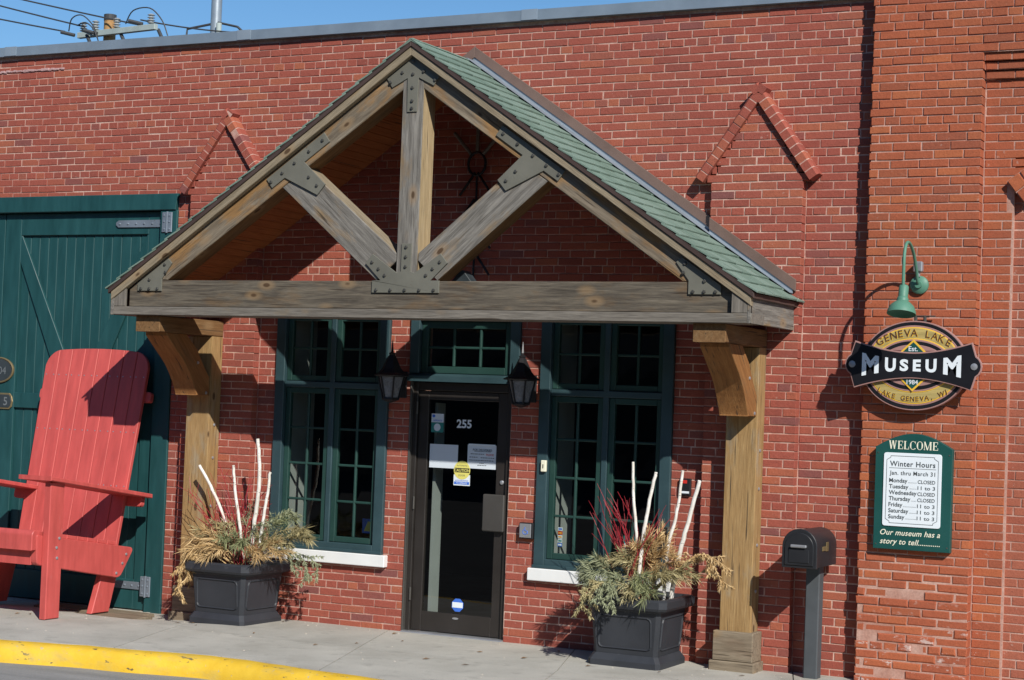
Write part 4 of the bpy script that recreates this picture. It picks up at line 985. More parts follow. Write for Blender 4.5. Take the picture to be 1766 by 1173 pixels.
planter(PR, 'black square planter beside the right porch post, in front of the right window', R(1))
def branch(pts, r0_, r1_, mat, name, label, cat, group):
    P = smooth_pts(pts, 6); n = len(P)
    P = [p+Vector((random.uniform(-.003, .003), random.uniform(-.003, .003), 0)) for p in P]
    q = MB().tube(P, [r0_+(r1_-r0_)*i/(n-1) for i in range(n)], 9); o = q.build(name, mat, None, None, True); tag(o, label, cat, group)
BG = 'white birch branches standing in the planters'
for pts, r, lab in (
    ([(-1.60, -.34, .45), (-1.70, -.36, .85), (-1.84, -.38, 1.14), (-1.985, -.40, 1.355)], .021, 'leftmost birch branch in the left planter, bent outward to the left'),
    ([(-1.44, -.40, .45), (-1.50, -.42, .85), (-1.545, -.44, 1.12), (-1.575, -.45, 1.375)], .019, 'second birch branch from the left in the left planter'),
    ([(-1.42, -.34, .45), (-1.37, -.38, .90), (-1.31, -.42, 1.25), (-1.325, -.45, 1.622)], .024, 'tallest birch branch in the left planter, topping out beside the window'),
    ([(-1.30, -.42, .45), (-1.26, -.43, .80), (-1.21, -.44, 1.10), (-1.18, -.45, 1.335)], .019, 'rightmost birch branch in the left planter, short and thin'),
    ([(2.31, -.40, .45), (2.32, -.42, .95), (2.285, -.44, 1.30), (2.277, -.45, 1.59)], .017, 'leftmost birch branch in the right planter, upright'),
    ([(2.36, -.50, .45), (2.39, -.48, .95), (2.425, -.46, 1.25), (2.475, -.45, 1.518)], .020, 'second birch branch from the left in the right planter'),
    ([(2.56, -.42, .45), (2.585, -.43, .90), (2.66, -.44, 1.22), (2.70, -.45, 1.542)], .018, 'kinked birch branch in the right planter, third from the left'),
    ([(2.60, -.38, .45), (2.67, -.40, .85), (2.75, -.42, 1.15), (2.845, -.45, 1.47)], .024, 'thick birch branch leaning right out of the right planter')):
    branch(pts, r*.84, r*.62, 'birch', 'birch_branch', lab, 'branch', BG)
def twigs(parent, base, targets, n, mat='red_twig'):
    for (tx, ty, tz), k in targets:
        for _ in range(k):
            b = Vector(base)+Vector((random.uniform(-.12, .12), random.uniform(-.08, .08), 0)); t = Vector((tx, ty, tz))+Vector((random.gauss(0, .07), random.gauss(0, .05), random.gauss(-.05, .10)))
            mid = b.lerp(t, .55)+Vector((random.gauss(0, .03), random.gauss(0, .03), .03)); P = smooth_pts([b, mid, t], 4)
            q = MB().tube(P, [.0045+(.0016-.0045)*i/(len(P)-1) for i in range(len(P))], 5)
            for _s in range(3):
                i = random.randint(3, len(P)-2); d = (P[i+1]-P[i]).normalized()*random.uniform(.08, .2)+Vector((random.gauss(0, .05), random.gauss(0, .03), .04)); q.tube([P[i], P[i]+d*.5+Vector((0, 0, .01)), P[i]+d], [.0026, .002, .0012], 4)
            q.build('red_twig', mat, parent)
def bough(parent, pts, mat, nl=.085, dens=300, spread=.55, width=.0026, clump=1.0, name='pine_bough', droop=0.18):
    P = smooth_pts(pts, 8); n = len(P); q = MB(); q.tube(P, [.006*(1-.7*i/(n-1)) for i in range(n)], 5)
    side = []
    for _ in range(7):                              # side shoots
        i = random.randint(int(n*.3), n-2); d = (P[min(i+2, n-1)]-P[i]).normalized(); a = Vector((random.gauss(0, 1), random.gauss(0, 1), random.gauss(0, .6))); a = (a-d*a.dot(d)).normalized()
        e = P[i]+(d*.75+a*.55)*random.uniform(.07, .15)*clump; side.append([P[i], P[i].lerp(e, .5), e]); q.tube([P[i], e], [.003, .0015], 4)
    lines = [P[int(n*.25):]] + side
    tot = sum((l[-1]-l[0]).length for l in lines)
    for l in lines:
        k = int(.72*dens*(l[-1]-l[0]).length/tot)
        for _ in range(k):
            t = random.random()**.75*(len(l)-1); i = min(int(t), len(l)-2); p = l[i].lerp(l[i+1], t-i); d = (l[i+1]-l[i]).normalized()
            a = Vector((random.gauss(0, 1), random.gauss(0, 1), random.gauss(0, 1))); a = (a-d*a.dot(d)).normalized()
            dr_ = (d*(1-spread*random.uniform(.5, 1.1))+a*spread*random.uniform(.6, 1.2)+Vector((0, 0, -droop))).normalized(); ln = nl*random.uniform(.6, 1.15)
            w_ = dr_.cross(Vector((random.gauss(0, 1), random.gauss(0, 1), random.gauss(0, 1)))).normalized()*width
            m1 = p+dr_*ln*.5+Vector((0, 0, -droop*.01)); e = p+dr_*ln+Vector((0, 0, -.012*droop-.004))
            o_ = len(q.v); q.v += [tuple(p-w_*.6), tuple(p+w_*.6), tuple(m1+w_), tuple(m1-w_), tuple(e)]; q.f += [(o_, o_+1, o_+2, o_+3), (o_+3, o_+2, o_+4)]
    q.build(name, mat, parent)
def arrangement(base, label, specs, tw):
    e = empty('winter_greenery', base, label, 'greenery', 'evergreen arrangements in the planters'); b = Vector(base)
    twigs(e, b, tw, 0)
    for pts, mat, kw in specs: bough(e, [b+Vector((random.uniform(-.06, .06), random.uniform(-.06, .06), -.03))]+[Vector(p) for p in pts], mat, **kw)
    return e
LBs = (-1.50, -.40, .50)
sp = []
G, T_, O_, S_ = 'needle_green', 'needle_tan', 'needle_olive', 'needle_grey'
for tgt, mt, kw in (
    ((-.80, -.44, .86), O_, dict(nl=.11, dens=520, spread=.5)), ((-.74, -.46, .78), O_, dict(nl=.11, dens=520, spread=.45)), ((-.92, -.40, .95), G, dict(nl=.10, dens=420)), ((-1.0, -.50, .72), O_, dict(nl=.10, dens=420)), ((-.95, -.58, .63), T_, dict(nl=.11, dens=420, spread=.4)), ((-1.15, -.62, .60), T_, dict(nl=.10, dens=380, spread=.45)),
    ((-1.25, -.45, .88), S_, dict(nl=.05, dens=420)), ((-1.05, -.30, 1.0), S_, dict(nl=.05, dens=420)), ((-1.35, -.60, .72), G, dict(nl=.09, dens=380)), ((-1.55, -.60, .72), G, dict(nl=.09, dens=380)), ((-1.62, -.40, .86), O_, dict(nl=.08, dens=360)), ((-1.75, -.45, .84), O_, dict(nl=.08, dens=300)), ((-1.45, -.30, 1.0), S_, dict(nl=.05, dens=360)),
    ((-1.83, -.55, .70), T_, dict(nl=.12, dens=520, spread=.5, droop=.3)), ((-1.88, -.58, .62), T_, dict(nl=.12, dens=460, spread=.5, droop=.4)), ((-1.92, -.48, .72), O_, dict(nl=.11, dens=380, spread=.5, droop=.3)), ((-1.80, -.66, .62), T_, dict(nl=.12, dens=460, spread=.5, droop=.3)), ((-1.60, -.70, .60), T_, dict(nl=.11, dens=380)),):
    mid = Vector(LBs).lerp(Vector(tgt), .55)+Vector((0, 0, .10)); sp.append(([mid, tgt], mt, kw))
for tgt, mt in (((-1.98, -.62, .30), T_), ((-1.86, -.68, .36), T_), ((-1.98, -.55, .40), T_), ((-1.92, -.72, .24), T_)):
    sp.append(([Vector((-1.75, -.62, .63)), Vector((tgt[0]+.05, tgt[1], .52)), tgt], mt, dict(nl=.035, dens=700, spread=.75, width=.004, name='cedar_spray', droop=.4)))
for tgt in ((-.78, -.42, .44), (-.90, -.45, .50), (-.70, -.38, .40)):
    sp.append(([Vector((-1.05, -.45, .66)), Vector((tgt[0]-.03, tgt[1], .58)), tgt], S_, dict(nl=.03, dens=560, spread=.75, width=.0035, name='spruce_spray')))
arrangement(LBs, 'tan and green evergreen boughs with red twigs spilling from the left planter', sp,
            [((-1.95, -.45, 1.10), 5), ((-1.75, -.36, 1.15), 5), ((-1.55, -.32, 1.20), 7), ((-1.38, -.30, 1.15), 6), ((-1.7, -.40, 1.05), 4)])
RBs = (2.36, -.42, .52); sp = []
for tgt, mt, kw in (
    ((1.94, -.52, .76), S_, dict(nl=.10, dens=520, spread=.5)), ((1.90, -.48, .68), G, dict(nl=.10, dens=460, spread=.5)), ((2.02, -.62, .70), S_, dict(nl=.09, dens=420)), ((2.10, -.66, .62), G, dict(nl=.09, dens=420)), ((2.22, -.70, .60), S_, dict(nl=.06, dens=460)), ((2.06, -.42, .80), O_, dict(nl=.08, dens=340)),
    ((2.42, -.44, .97), T_, dict(nl=.11, dens=620, spread=.4)), ((2.50, -.40, 1.00), T_, dict(nl=.11, dens=560, spread=.4)), ((2.36, -.48, .92), T_, dict(nl=.10, dens=520, spread=.5)), ((2.56, -.46, .90), T_, dict(nl=.11, dens=520, spread=.4)), ((2.30, -.52, .82), O_, dict(nl=.10, dens=460)),
    ((2.45, -.68, .70), G, dict(nl=.10, dens=420)), ((2.62, -.62, .72), O_, dict(nl=.10, dens=460, spread=.45)), ((2.75, -.55, .75), O_, dict(nl=.10, dens=460, spread=.45)), ((2.66, -.50, .82), T_, dict(nl=.09, dens=380)), ((2.55, -.70, .60), G, dict(nl=.09, dens=380)), ((2.85, -.45, .72), O_, dict(nl=.09, dens=340)), ((2.40, -.74, .58), O_, dict(nl=.09, dens=320))):
    mid = Vector(RBs).lerp(Vector(tgt), .55)+Vector((0, 0, .08)); sp.append(([mid, tgt], mt, kw))
for tgt in ((3.13, -.48, .80), (3.02, -.50, .74), (2.98, -.46, .86), (3.08, -.52, .70)):
    sp.append(([Vector((2.72, -.48, .80)), Vector((2.92, -.49, .90)), tgt], T_, dict(nl=.035, dens=520, spread=.75, width=.0035, name='cedar_spray', droop=.4)))
for tgt in ((2.05, -.82, .46), (2.20, -.84, .50), (2.28, -.82, .47), (2.12, -.84, .42)):
    sp.append(([Vector((2.22, -.66, .64)), Vector((tgt[0], tgt[1]+.04, .60)), tgt], random.choice((S_, O_)), dict(nl=.032, dens=560, spread=.75, width=.0035, name='spruce_spray')))
arrangement(RBs, 'grey green and tan evergreen boughs with red twigs spilling from the right planter', sp,
            [((2.10, -.48, 1.30), 9), ((2.16, -.46, 1.15), 6), ((2.28, -.46, 1.05), 4), ((2.55, -.45, 1.10), 4)])

# ================================================================== LANTERNS, LAMP
def lantern(x, label):
    e = empty('wall_lantern', (x, -.2, 2.0), label, 'lantern', 'lanterns flanking the door'); c = (x, -.2, 0); n = 6; ph = R(12)
    MB().lathe([(.010, 2.44), (.006, 2.50), (.0015, 2.535)], 8, c).build('finial', 'bolt_bright' if x > .5 else 'black_metal', e, smooth=True)
    MB().lathe([(.155, 2.215), (.163, 2.222), (.120, 2.245), (.085, 2.285), (.060, 2.335), (.036, 2.385), (.026, 2.40), (.030, 2.408), (.030, 2.416), (.012, 2.425), (.010, 2.445)], n, c, ph).build('hood', 'black_metal', e)
    MB().lathe([(.128, 2.21), (.128, 2.222)], n, c, ph).build('collar', 'black_metal', e)
    MB().lathe([(.068, 2.03), (.078, 2.026), (.078, 2.012), (.05, 2.0), (.012, 1.985)], n, c, ph).build('base', 'black_metal', e)
    for k in range(n):
        a0, a1 = ph+2*math.pi*k/n, ph+2*math.pi*(k+1)/n; T0 = lambda r, a, z: Vector((c[0]+r*math.cos(a), c[1]+r*math.sin(a), z))
        q = MB(); A = [T0(.066, a0, 2.03), T0(.066, a1, 2.03), T0(.112, a1, 2.212), T0(.112, a0, 2.212)]; q.add(A, [(0, 1, 2, 3)]); q.build('glass_panel', 'lantern_glass', e)
        MB().tube([T0(.072, a0, 2.024), T0(.119, a0, 2.216)], .008, 5).build('bar', 'black_metal', e)
    am = smooth_pts([(x, -.005, 2.13), (x, -.07, 2.13), (x, -.085, 2.16), (x, -.085, 2.20)], 4)
    MB().tube(am, .012, 6).build('arm', 'black_metal', e); MB().cbox(x-.045, x+.045, -.014, .002, 2.03, 2.26, .004).build('back_plate', 'black_metal', e)
    return e
lantern(-.13, 'black hexagonal wall lantern between the left window and the door'); lantern(1.135, 'black hexagonal wall lantern between the door and the right window')
g = empty('gooseneck_lamp', (4.443, AY, 3.03), 'green enamel gooseneck lamp above the oval museum sign', 'lamp')
MB().lathe([(.070, 0), (.070, .022), (.060, .032), (.030, .040), (.026, .055)], 24, (4.443, AY, 3.03), axis='Y').build('wall_mount', 'lamp_green', g, smooth=True)
MB().tube(smooth_pts([(4.443, AY-.03, 3.03), (4.443, -.19, 3.055), (4.443, -.24, 3.14), (4.443, -.33, 3.25), (4.443, -.45, 3.315), (4.443, -.545, 3.305), (4.443, -.595, 3.22), (4.443, -.602, 3.10), (4.443, -.602, 2.985)], 6), .0125, 10).build('gooseneck', 'lamp_green', g, smooth=True)
sh = [(.018, 3.0), (.030, 2.995), (.036, 2.985), (.036, 2.905), (.040, 2.90), (.044, 2.885), (.044, 2.872), (.060, 2.862), (.088, 2.835), (.103, 2.800), (.107, 2.775), (.104, 2.775), (.098, 2.80), (.08, 2.835), (.04, 2.86)]
q = MB().lathe([(r, z-2.9) for r, z in sh], 28); q.build('lamp_shade', 'lamp_green', g, Matrix.Translation((4.443, -.602, 2.9)) @ Matrix.Rotation(R(-14), 4, 'X'), True)
q = MB(); q.cbox(4.405, 4.475, AY-.075, AY-.02, 3.125, 3.205, .008); q.tube([(4.44, AY-.045, 3.09), (4.44, AY-.045, 3.13)], .016, 8); q.build('photocell', 'bolt_bright', g)

# ================================================================== SIGNS
MS = empty('oval_sign', (4.44, AY, 2.41), 'oval carved sign with black banner lettered MUSEUM on the orange brick corner', 'sign')
ec = (4.44, 2.415); EA, EB = .408, .338
def disc(a, b, y0, y1, mat, name): MB().prism([(ec[0]+a*math.cos(R(5*i)), ec[1]+b*math.sin(R(5*i))) for i in range(72)], y0, y1, 'Y', .002).build(name, mat, MS)
for nm, a, b, y, mt in (('board', .408, .338, -.222, 'sign_pink'), ('outer_band', .399, .329, -.2245, 'sign_black'), ('outer_line', .372, .303, -.227, 'sign_pink'), ('gold_line', .358, .290, -.2295, 'sign_gold'), ('wood_ring', .350, .282, -.2315, 'sign_wood'),
                        ('inner_gold_line', .305, .205, -.234, 'sign_gold'), ('inner_line', .297, .197, -.2365, 'sign_pink'), ('inner_band', .285, .184, -.239, 'sign_black'), ('brick_field', .258, .157, -.2415, 'sign_pink')):
    disc(a, b, y, -.165, mt, nm)
for r_ in range(-4, 5):
    z = ec[1]+r_*.033; hw_ = .25*math.sqrt(max(0, 1-((abs(r_*.033)+.017)/.152)**2))
    x = -hw_
    o0 = (r_ % 2)*.04
    xs = [-hw_]+[v for v in [-.28+o0+.08*i for i in range(8)] if -hw_+.01 < v < hw_-.01]+[hw_]
    for a, b in zip(xs[:-1], xs[1:]):
        if b-a > .012: MB().box(ec[0]+a+.003, ec[0]+b-.003, -.2435, -.239, z-.0145, z+.0145).build('relief_brick', 'sign_brick', MS)
def dia(hx, hz): return [(ec[0]-hx, ec[1]), (ec[0], ec[1]-hz), (ec[0]+hx, ec[1]), (ec[0], ec[1]+hz)]
MB().prism(dia(.205, .195), -.246, -.236, 'Y').build('diamond_edge', 'sign_gold', MS); MB().prism(dia(.185, .176), -.2485, -.24, 'Y').build('diamond', 'sign_green', MS)
def arc_text(s, sgn, a, b, xw, size, name):
    n = len(s); q = MB(); q2 = MB()
    for i, ch in enumerate(s):
        if ch == ' ': continue
        t = -1+2*i/(n-1); x = xw*t; z = sgn*b*math.sqrt(1-(x/a)**2); nx, nz = x/a**2, z/b**2; L = math.hypot(nx, nz); nx, nz = sgn*nx/L*.75, sgn*nz/L; L = math.hypot(nx, nz); nx, nz = nx/L, nz/L
        g_ = text_mb(ch, size, 0, 0, -size*.36, 'CENTER', .012)
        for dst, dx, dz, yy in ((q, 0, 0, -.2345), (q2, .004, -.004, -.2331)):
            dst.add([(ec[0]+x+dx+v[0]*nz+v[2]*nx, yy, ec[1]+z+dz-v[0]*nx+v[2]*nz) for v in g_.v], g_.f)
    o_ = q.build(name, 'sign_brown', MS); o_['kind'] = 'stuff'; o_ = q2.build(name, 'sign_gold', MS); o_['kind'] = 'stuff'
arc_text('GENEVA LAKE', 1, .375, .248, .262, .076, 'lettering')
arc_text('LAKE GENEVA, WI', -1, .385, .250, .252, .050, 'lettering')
# banner: bow-tie with round ears
bt = []
for i in range(25):
    t = -1+2*i/24; bt.append((ec[0]+.445*t, ec[1]+.098+.082*abs(t)**1.8))
ear = lambda s: [(ec[0]+s*(.445+.075*math.cos(R(a))), ec[1]+.085*math.sin(R(a))) for a in (65, 45, 22, 0, -22, -45, -65)]
top = bt; bot = [(p[0], 2*ec[1]-p[1]) for p in bt[::-1]]
BP = top + ear(1) + bot + [(2*ec[0]-p[0], p[1]) for p in ear(1)][::-1]
MB().prism(BP, -.262, -.242, 'Y', .002).build('banner', 'sign_pink', MS)
MB().prism(inset(BP[::-1], .010), -.266, -.250, 'Y', .001).build('banner_face', 'sign_black', MS)
for s in (-1, 1): MB().lathe([(.026, 0), (.025, .006), (.008, .009)], 16, (ec[0]+s*.462, -.266, ec[1]), axis='Y').build('banner_bolt', 'bolt_bright', MS, smooth=True)
def env(x): return .044+.30*x*x                     # half height of the lettering across the banner
q = MB()
for ch, xa, xb in (('M', -.385, -.255), ('U', -.207, -.124), ('S', -.094, -.029), ('E', .006, .066), ('U', .101, .184), ('M', .234, .367)):
    g_ = text_mb(ch, 1, 0, 0, 0, 'LEFT', .045); x1_ = max(v[0] for v in g_.v); z0_ = min(v[2] for v in g_.v); z1_ = max(v[2] for v in g_.v)
    V = []
    for v in g_.v:
        x = xa+v[0]/x1_*(xb-xa); zz = ((v[2]-z0_)/(z1_-z0_)-.5)*2; V.append((ec[0]+x, -.2695, ec[1]+zz*env(x)))
    q.add(V, g_.f)
q.build('banner_lettering', 'sign_white', MS)
text_mb('Est.', .052, -.2505, ec[0], ec[1]+.108, 'CENTER', .01).build('small_lettering', 'sign_white', MS); text_mb('1984', .048, -.2505, ec[0], ec[1]-.142, 'CENTER', .008).build('small_lettering', 'sign_white', MS)
q = MB(); q.cbox(4.38, 4.58, AY-.05, AY-.03, 2.787, 2.797, .003); q.tube([(4.43, AY-.04, 2.74), (4.43, AY-.04, 2.79)], .013, 7); q.tube([(4.50, AY-.04, 2.74), (4.50, AY-.04, 2.79)], .013, 7); q.build('hanger', 'bolt_steel', MS)
for xx in (4.2, 4.68): MB().cbox(xx-.03, xx+.03, -.17, AY+.004, 2.28, 2.54, .004).build('standoff', 'bolt_steel', MS)

WS = empty('hours_sign', (4.45, AY, 1.45), 'green board lettered WELCOME with a white panel of winter opening hours', 'sign')
hx0, hx1, hz0, hz1 = 4.158, 4.742, 1.024, 1.795
tp = [(hx0+.06+(.464)*i/16, 1.797+.105*math.sin(math.pi*(.10+.80*i/16))) for i in range(17)]
P = [(hx0, hz0), (hx1, hz0), (hx1, hz1)] + [(x, z) for x, z in tp[::-1]] + [(hx0, hz1)]
MB().prism(P, -.185, AY-.002, 'Y', .003).build('board', 'sign_green', WS)
MB().prism(rounded(rect(4.226, 4.666, 1.200, 1.754), [.022]*4, 4), -.193, -.180, 'Y', .0015).build('hours_panel', 'sign_white', WS)
# serif capitals drawn for the heading
def stroke(q, x0, z0, x1, z1, w_): 
    d = Vector((x1-x0, z1-z0)).normalized(); n_ = Vector((-d.y, d.x))*w_/2
    q.add([(x0+n_.x, 0, z0+n_.y), (x0-n_.x, 0, z0-n_.y), (x1-n_.x, 0, z1-n_.y), (x1+n_.x, 0, z1+n_.y)], [(0, 1, 2, 3)])
def serif_cap(ch):
    q = MB(); t, th, sf = .17, .055, .045
    def st(x, z0=0, z1=1): stroke(q, x, z0, x, z1, t)
    def hs(x, z, w_=.30): stroke(q, x-w_/2, z, x+w_/2, z, sf)
    if ch == 'W':
        for k in (0, .42): stroke(q, .08+k, 1, .27+k, 0, .16); stroke(q, .27+k, 0, .45+k, 1, .07)
        hs(.08, .98, .26); hs(.48, .98, .22); hs(.88, .98, .22); return q, 1.0
    if ch == 'E': st(.14); stroke(q, .02, .97, .62, .97, .06); stroke(q, .02, .03, .65, .03, .06); stroke(q, .2, .5, .46, .5, .06); stroke(q, .61, 1, .61, .72, .05); stroke(q, .64, 0, .64, .30, .05); stroke(q, .46, .38, .46, .62, .045); return q, .68
    if ch == 'L': st(.14); hs(.14, .97, .32); stroke(q, .02, .03, .62, .03, .06); stroke(q, .61, 0, .61, .32, .055); return q, .65
    if ch == 'M': stroke(q, .09, 0, .09, 1, .06); stroke(q, .11, 1, .47, .02, .15); stroke(q, .47, 0, .80, 1, .06); st(.86); hs(.09, .03, .2); hs(.86, .03, .3); hs(.10, .97, .2); hs(.86, .97, .3); return q, 1.02
    n = 28; a0, a1 = (0, 360) if ch == 'O' else (42, 318)
    vs = []
    for i in range(n+1):
        a = R(a0+(a1-a0)*i/n); c_, s_ = math.cos(a), math.sin(a); th_ = .05+.13*c_*c_ if not (ch == 'C' and c_ > 0) else .05+.05*c_
        vs += [(.40+.40*c_, 0, .5+.52*s_), (.40+(.40-th_)*c_, 0, .5+(.52-.045-.01)*s_)]
    q.add(vs, [(2*i, 2*i+1, 2*i+3, 2*i+2) for i in range(n)])
    if ch == 'C': stroke(q, .70, 1, .70, .68, .05); stroke(q, .73, .0+.14, .60, .05, .05)
    return q, (.80 if ch == 'O' else .76)
q = MB(); cx_ = 0
for ch in 'WELCOME':
    g_, adv = serif_cap(ch); q.add([(cx_+v[0], v[1], v[2]) for v in g_.v], g_.f); cx_ += adv+.10
cx_ -= .10; kx = .372/cx_; q.v = [(4.262+v[0]*kx, -.1865-random.random()*.0004, 1.783+v[2]*.062) for v in q.v]; q.build('heading', 'sign_cream', WS)
tm = MB(); YT = -.1945
def line(s, z, x, h, wdt=None, align='LEFT', bold=.012, sp_=1.0):
    g_ = text_mb(s, h, YT, x, z, align, bold, 1.0 if not wdt else wdt/(text_width(s, bold, 0, sp_)*h), 0, sp_); tm.add(g_.v, g_.f)
line('Winter Hours', 1.653, 4.447, .056, .345, 'CENTER', .016, 1.1); line('Jan. thru March 31', 1.588, 4.447, .043, .345, 'CENTER', .014, 1.1)
for i, (d_, h_) in enumerate((('Monday', 'CLOSED'), ('Tuesday', '11 to 3'), ('Wednesday', 'CLOSED'), ('Thursday', 'CLOSED'), ('Friday', '11 to 3'), ('Saturday', '11 to 3'), ('Sunday', '11 to 3'))):
    z = 1.531-.0455*i; line(d_, z, 4.272, .044, None, 'LEFT', .016); w1 = text_width(d_, .016)*.044
    line(h_, z-.002, 4.622, .038, .132, 'RIGHT', .010)
    x = 4.272+w1+.006
    while x < 4.484: tm.box(x, x+.0035, YT, YT+.0006, z, z+.0035); x += .0085
tm.box(4.27, 4.626, YT, YT+.0006, 1.638, 1.6405)
nn = .03; fx0, fx1, fz0, fz1 = 4.250, 4.642, 1.224, 1.730
fr_ = [(fx0+nn, fz0), (fx1-nn, fz0), (fx1-nn, fz0+nn*.4), (fx1, fz0+nn), (fx1, fz1-nn), (fx1-nn, fz1-nn*.4), (fx1-nn, fz1), (fx0+nn, fz1), (fx0+nn, fz1-nn*.4), (fx0, fz1-nn), (fx0, fz0+nn), (fx0+nn, fz0+nn*.4)]
for a, b in zip(fr_, fr_[1:]+fr_[:1]):
    s_ = MB(); stroke(s_, a[0], a[1], b[0], b[1], .0035); tm.add([(v[0], YT+.0003, v[2]) for v in s_.v], s_.f)
tm.build('hours_lettering', 'ink_dark', WS)
q = join(text_mb('Our museum has a', .058, -.1868, 4.212, 1.133, 'LEFT', .010, .455/(text_width('Our museum has a', .010, .28, 1.05)*.058), .28, 1.05), text_mb('story to tell............', .058, -.1868, 4.212, 1.066, 'LEFT', .010, .455/(text_width('story to tell............', .010, .28, 1.05)*.058), .28, 1.05)); q.build('motto', 'sign_cream', WS)
mb = MB()
for a, b in ((4.18, 1.06), (4.72, 1.06), (4.18, 1.75), (4.72, 1.75)): mb.lathe([(.006, 0), (.005, .003)], 8, (a, -.185, b), axis='Y')
mb.build('screws', 'bolt_steel', WS)

# plaques on the carriage door
pq = empty('oval_plaque', (-4.78, DY, 2.165), 'oval dark plaque with brass rim on the green carriage door', 'plaque')
pcx, pcz = -4.795, 2.161
MB().lathe([(.129, 0), (.129, .014), (.122, .020), (.113, .014), (.111, .010)], 48, (pcx, DY-.001, pcz), axis='Y', sx=1.55).build('rim', 'plaque_brass', pq, smooth=True)
MB().lathe([(.112, .002), (.112, .012)], 48, (pcx, DY-.001, pcz), axis='Y', sx=1.55).build('face', 'plaque_dark', pq)
text_mb('04', .105, DY-.0145, -4.742, 2.122, 'CENTER', .0).build('lettering', 'plaque_silver', pq)
pk_ = empty('number_plate', (-4.72, DY, 1.855), 'small dark notched plate with brass edge below the oval plaque', 'plaque')
P = [(-5.0, 1.775), (-4.635, 1.775), (-4.605, 1.80), (-4.592, 1.855), (-4.605, 1.905), (-4.635, 1.935), (-5.0, 1.935)]
MB().prism(P, DY-.014, DY, 'Y', .003).build('edge', 'plaque_brass', pk_); MB().prism(inset(P[::1], .016), DY-.017, DY-.004, 'Y', .001).build('face', 'plaque_dark', pk_)
text_mb('5', .115, DY-.0182, -4.68, 1.815, 'CENTER', .01).build('lettering', 'plaque_silver', pk_)

# ================================================================== MAILBOX
mx = empty('mailbox', (3.715, -.2, 0), 'black arched mailbox on a dark grey square post', 'mailbox')
def arch(cx, w_, z0, zs, n=10): return [(cx-w_, z0), (cx+w_, z0), (cx+w_, zs)] + [(cx+w_*math.cos(math.pi*i/n), zs+w_*.98*math.sin(math.pi*i/n)) for i in range(1, n)] + [(cx-w_, zs)]
MB().prism(arch(3.715, .128, .872, 1.025, 14), -.58, -.07, 'Y', .006).build('box', 'mailbox_black', mx, smooth=True)
MB().prism(arch(3.715, .136, .864, 1.025, 14), -.600, -.565, 'Y', .005).build('hood', 'mailbox_black', mx, smooth=True)
MB().prism(arch(3.715, .112, .885, 1.02, 14), -.611, -.598, 'Y', .004).build('door', 'mailbox_black', mx, smooth=True)
MB().prism(rect(3.715-.08, 3.715+.08, .905, 1.005), -.618, -.610, 'Y', .003).build('door_panel', 'mailbox_black', mx)
MB().cbox(3.715-.062, 3.715+.062, -.640, -.608, 1.018, 1.040, .006).build('handle', 'bolt_bright', mx)
q = MB(); q.cbox(3.8435, 3.850, -.36, -.30, .985, 1.055, .002); q.cbox(3.8438, 3.8495, -.45, -.36, .990, 1.025, .002); q.build('flag', 'plaque_brass', mx)
timber('post', mx, 'post_grey', rect(3.66, 3.77, -.02, .868), -.25, -.14, math.pi/2, .008)
# ================================================================== SMALL THINGS ON THE WALL AND DOOR
kp_ = empty('key_reader', (2.555, -.001, 1.40), 'small black reader with red stripe on the brick beside the right window', 'reader')
MB().cbox(2.505, 2.605, -.03, .002, 1.325, 1.465, .006).build('housing', 'black_metal', kp_); MB().box(2.515, 2.575, -.032, -.028, 1.425, 1.452).build('red_strip', 'sticker_red', kp_); MB().box(2.515, 2.595, -.0315, -.028, 1.345, 1.362).build('pale_strip', 'sign_white', kp_)
bt_ = empty('push_button', (1.15, -.001, .95), 'square steel door opener button beside the entrance', 'button')
MB().cbox(1.085, 1.215, -.05, .003, .885, 1.02, .005).build('box', 'black_metal', bt_); MB().cbox(1.093, 1.200, -.058, -.048, .895, 1.012, .004).build('plate', 'bolt_bright', bt_)
q = MB().tube([(1.148+.022*math.cos(R(a)), -.0592, .945+.022*math.sin(R(a))) for a in range(120, 400, 20)], .003, 4); q.tube([(1.145, -.0592, .985), (1.145, -.0592, .955), (1.165, -.0592, .952), (1.172, -.0592, .93)], .003, 4); q.build('symbol', 'sticker_blue', bt_)
q = MB().cbox(1.272, 1.318, -.062, -.030, 1.455, 1.552, .005); kb = empty('bell_box', (1.295, -.03, 1.5), 'small cream box on the left casing of the right window', 'box'); q.build('housing', 'sign_cream', kb); MB().box(1.290, 1.298, -.0635, -.060, 1.485, 1.518).build('slot', 'black_metal', kb)
GY = ly+.018                                        # front of the door glass
def card(name, x0, x1, z0, z1, mat, label, y=GY, cat='notice'):
    e = empty(name, ((x0+x1)/2, y, z0), label, cat); MB().box(x0, x1, y-.0015, y, z0, z1).build('sheet', mat, e); return e
text_mb('255', .098, GY-.001, .455, 1.792, 'CENTER', .028, 1.02).build('house_number', 'sign_white', dr)
card('paper_sheet', .125, .405, 1.435, 1.640, 'paper', 'blank pale sheet of paper taped to the door glass, left of the notice')
nb_ = card('delivery_notice', .50, .778, 1.445, 1.650, 'paper', 'delivery notice sheet on the door glass beside the blank sheet')
q = join(text_mb('FOR DELIVERIES:', .026, GY-.0022, .645, 1.598, 'CENTER', .02)); q.box(.565, .725, GY-.0024, GY-.0018, 1.592, 1.595); q.build('heading', 'ink_dark', nb_)
text_mb('PLEASE', .024, GY-.0022, .755, 1.560, 'RIGHT', .01).build('red_word', 'sticker_red', nb_)
q = MB()
for z, a, b in ((1.568, .53, .66), (1.540, .52, .60), (1.538, .63, .76), (1.514, .515, .76), (1.49, .62, .66), (1.472, .60, .69)):
    x = a
    while x < b: w_ = random.uniform(.008, .022); q.box(x, min(x+w_, b), GY-.0023, GY-.0018, z, z+.006); x += w_+.005
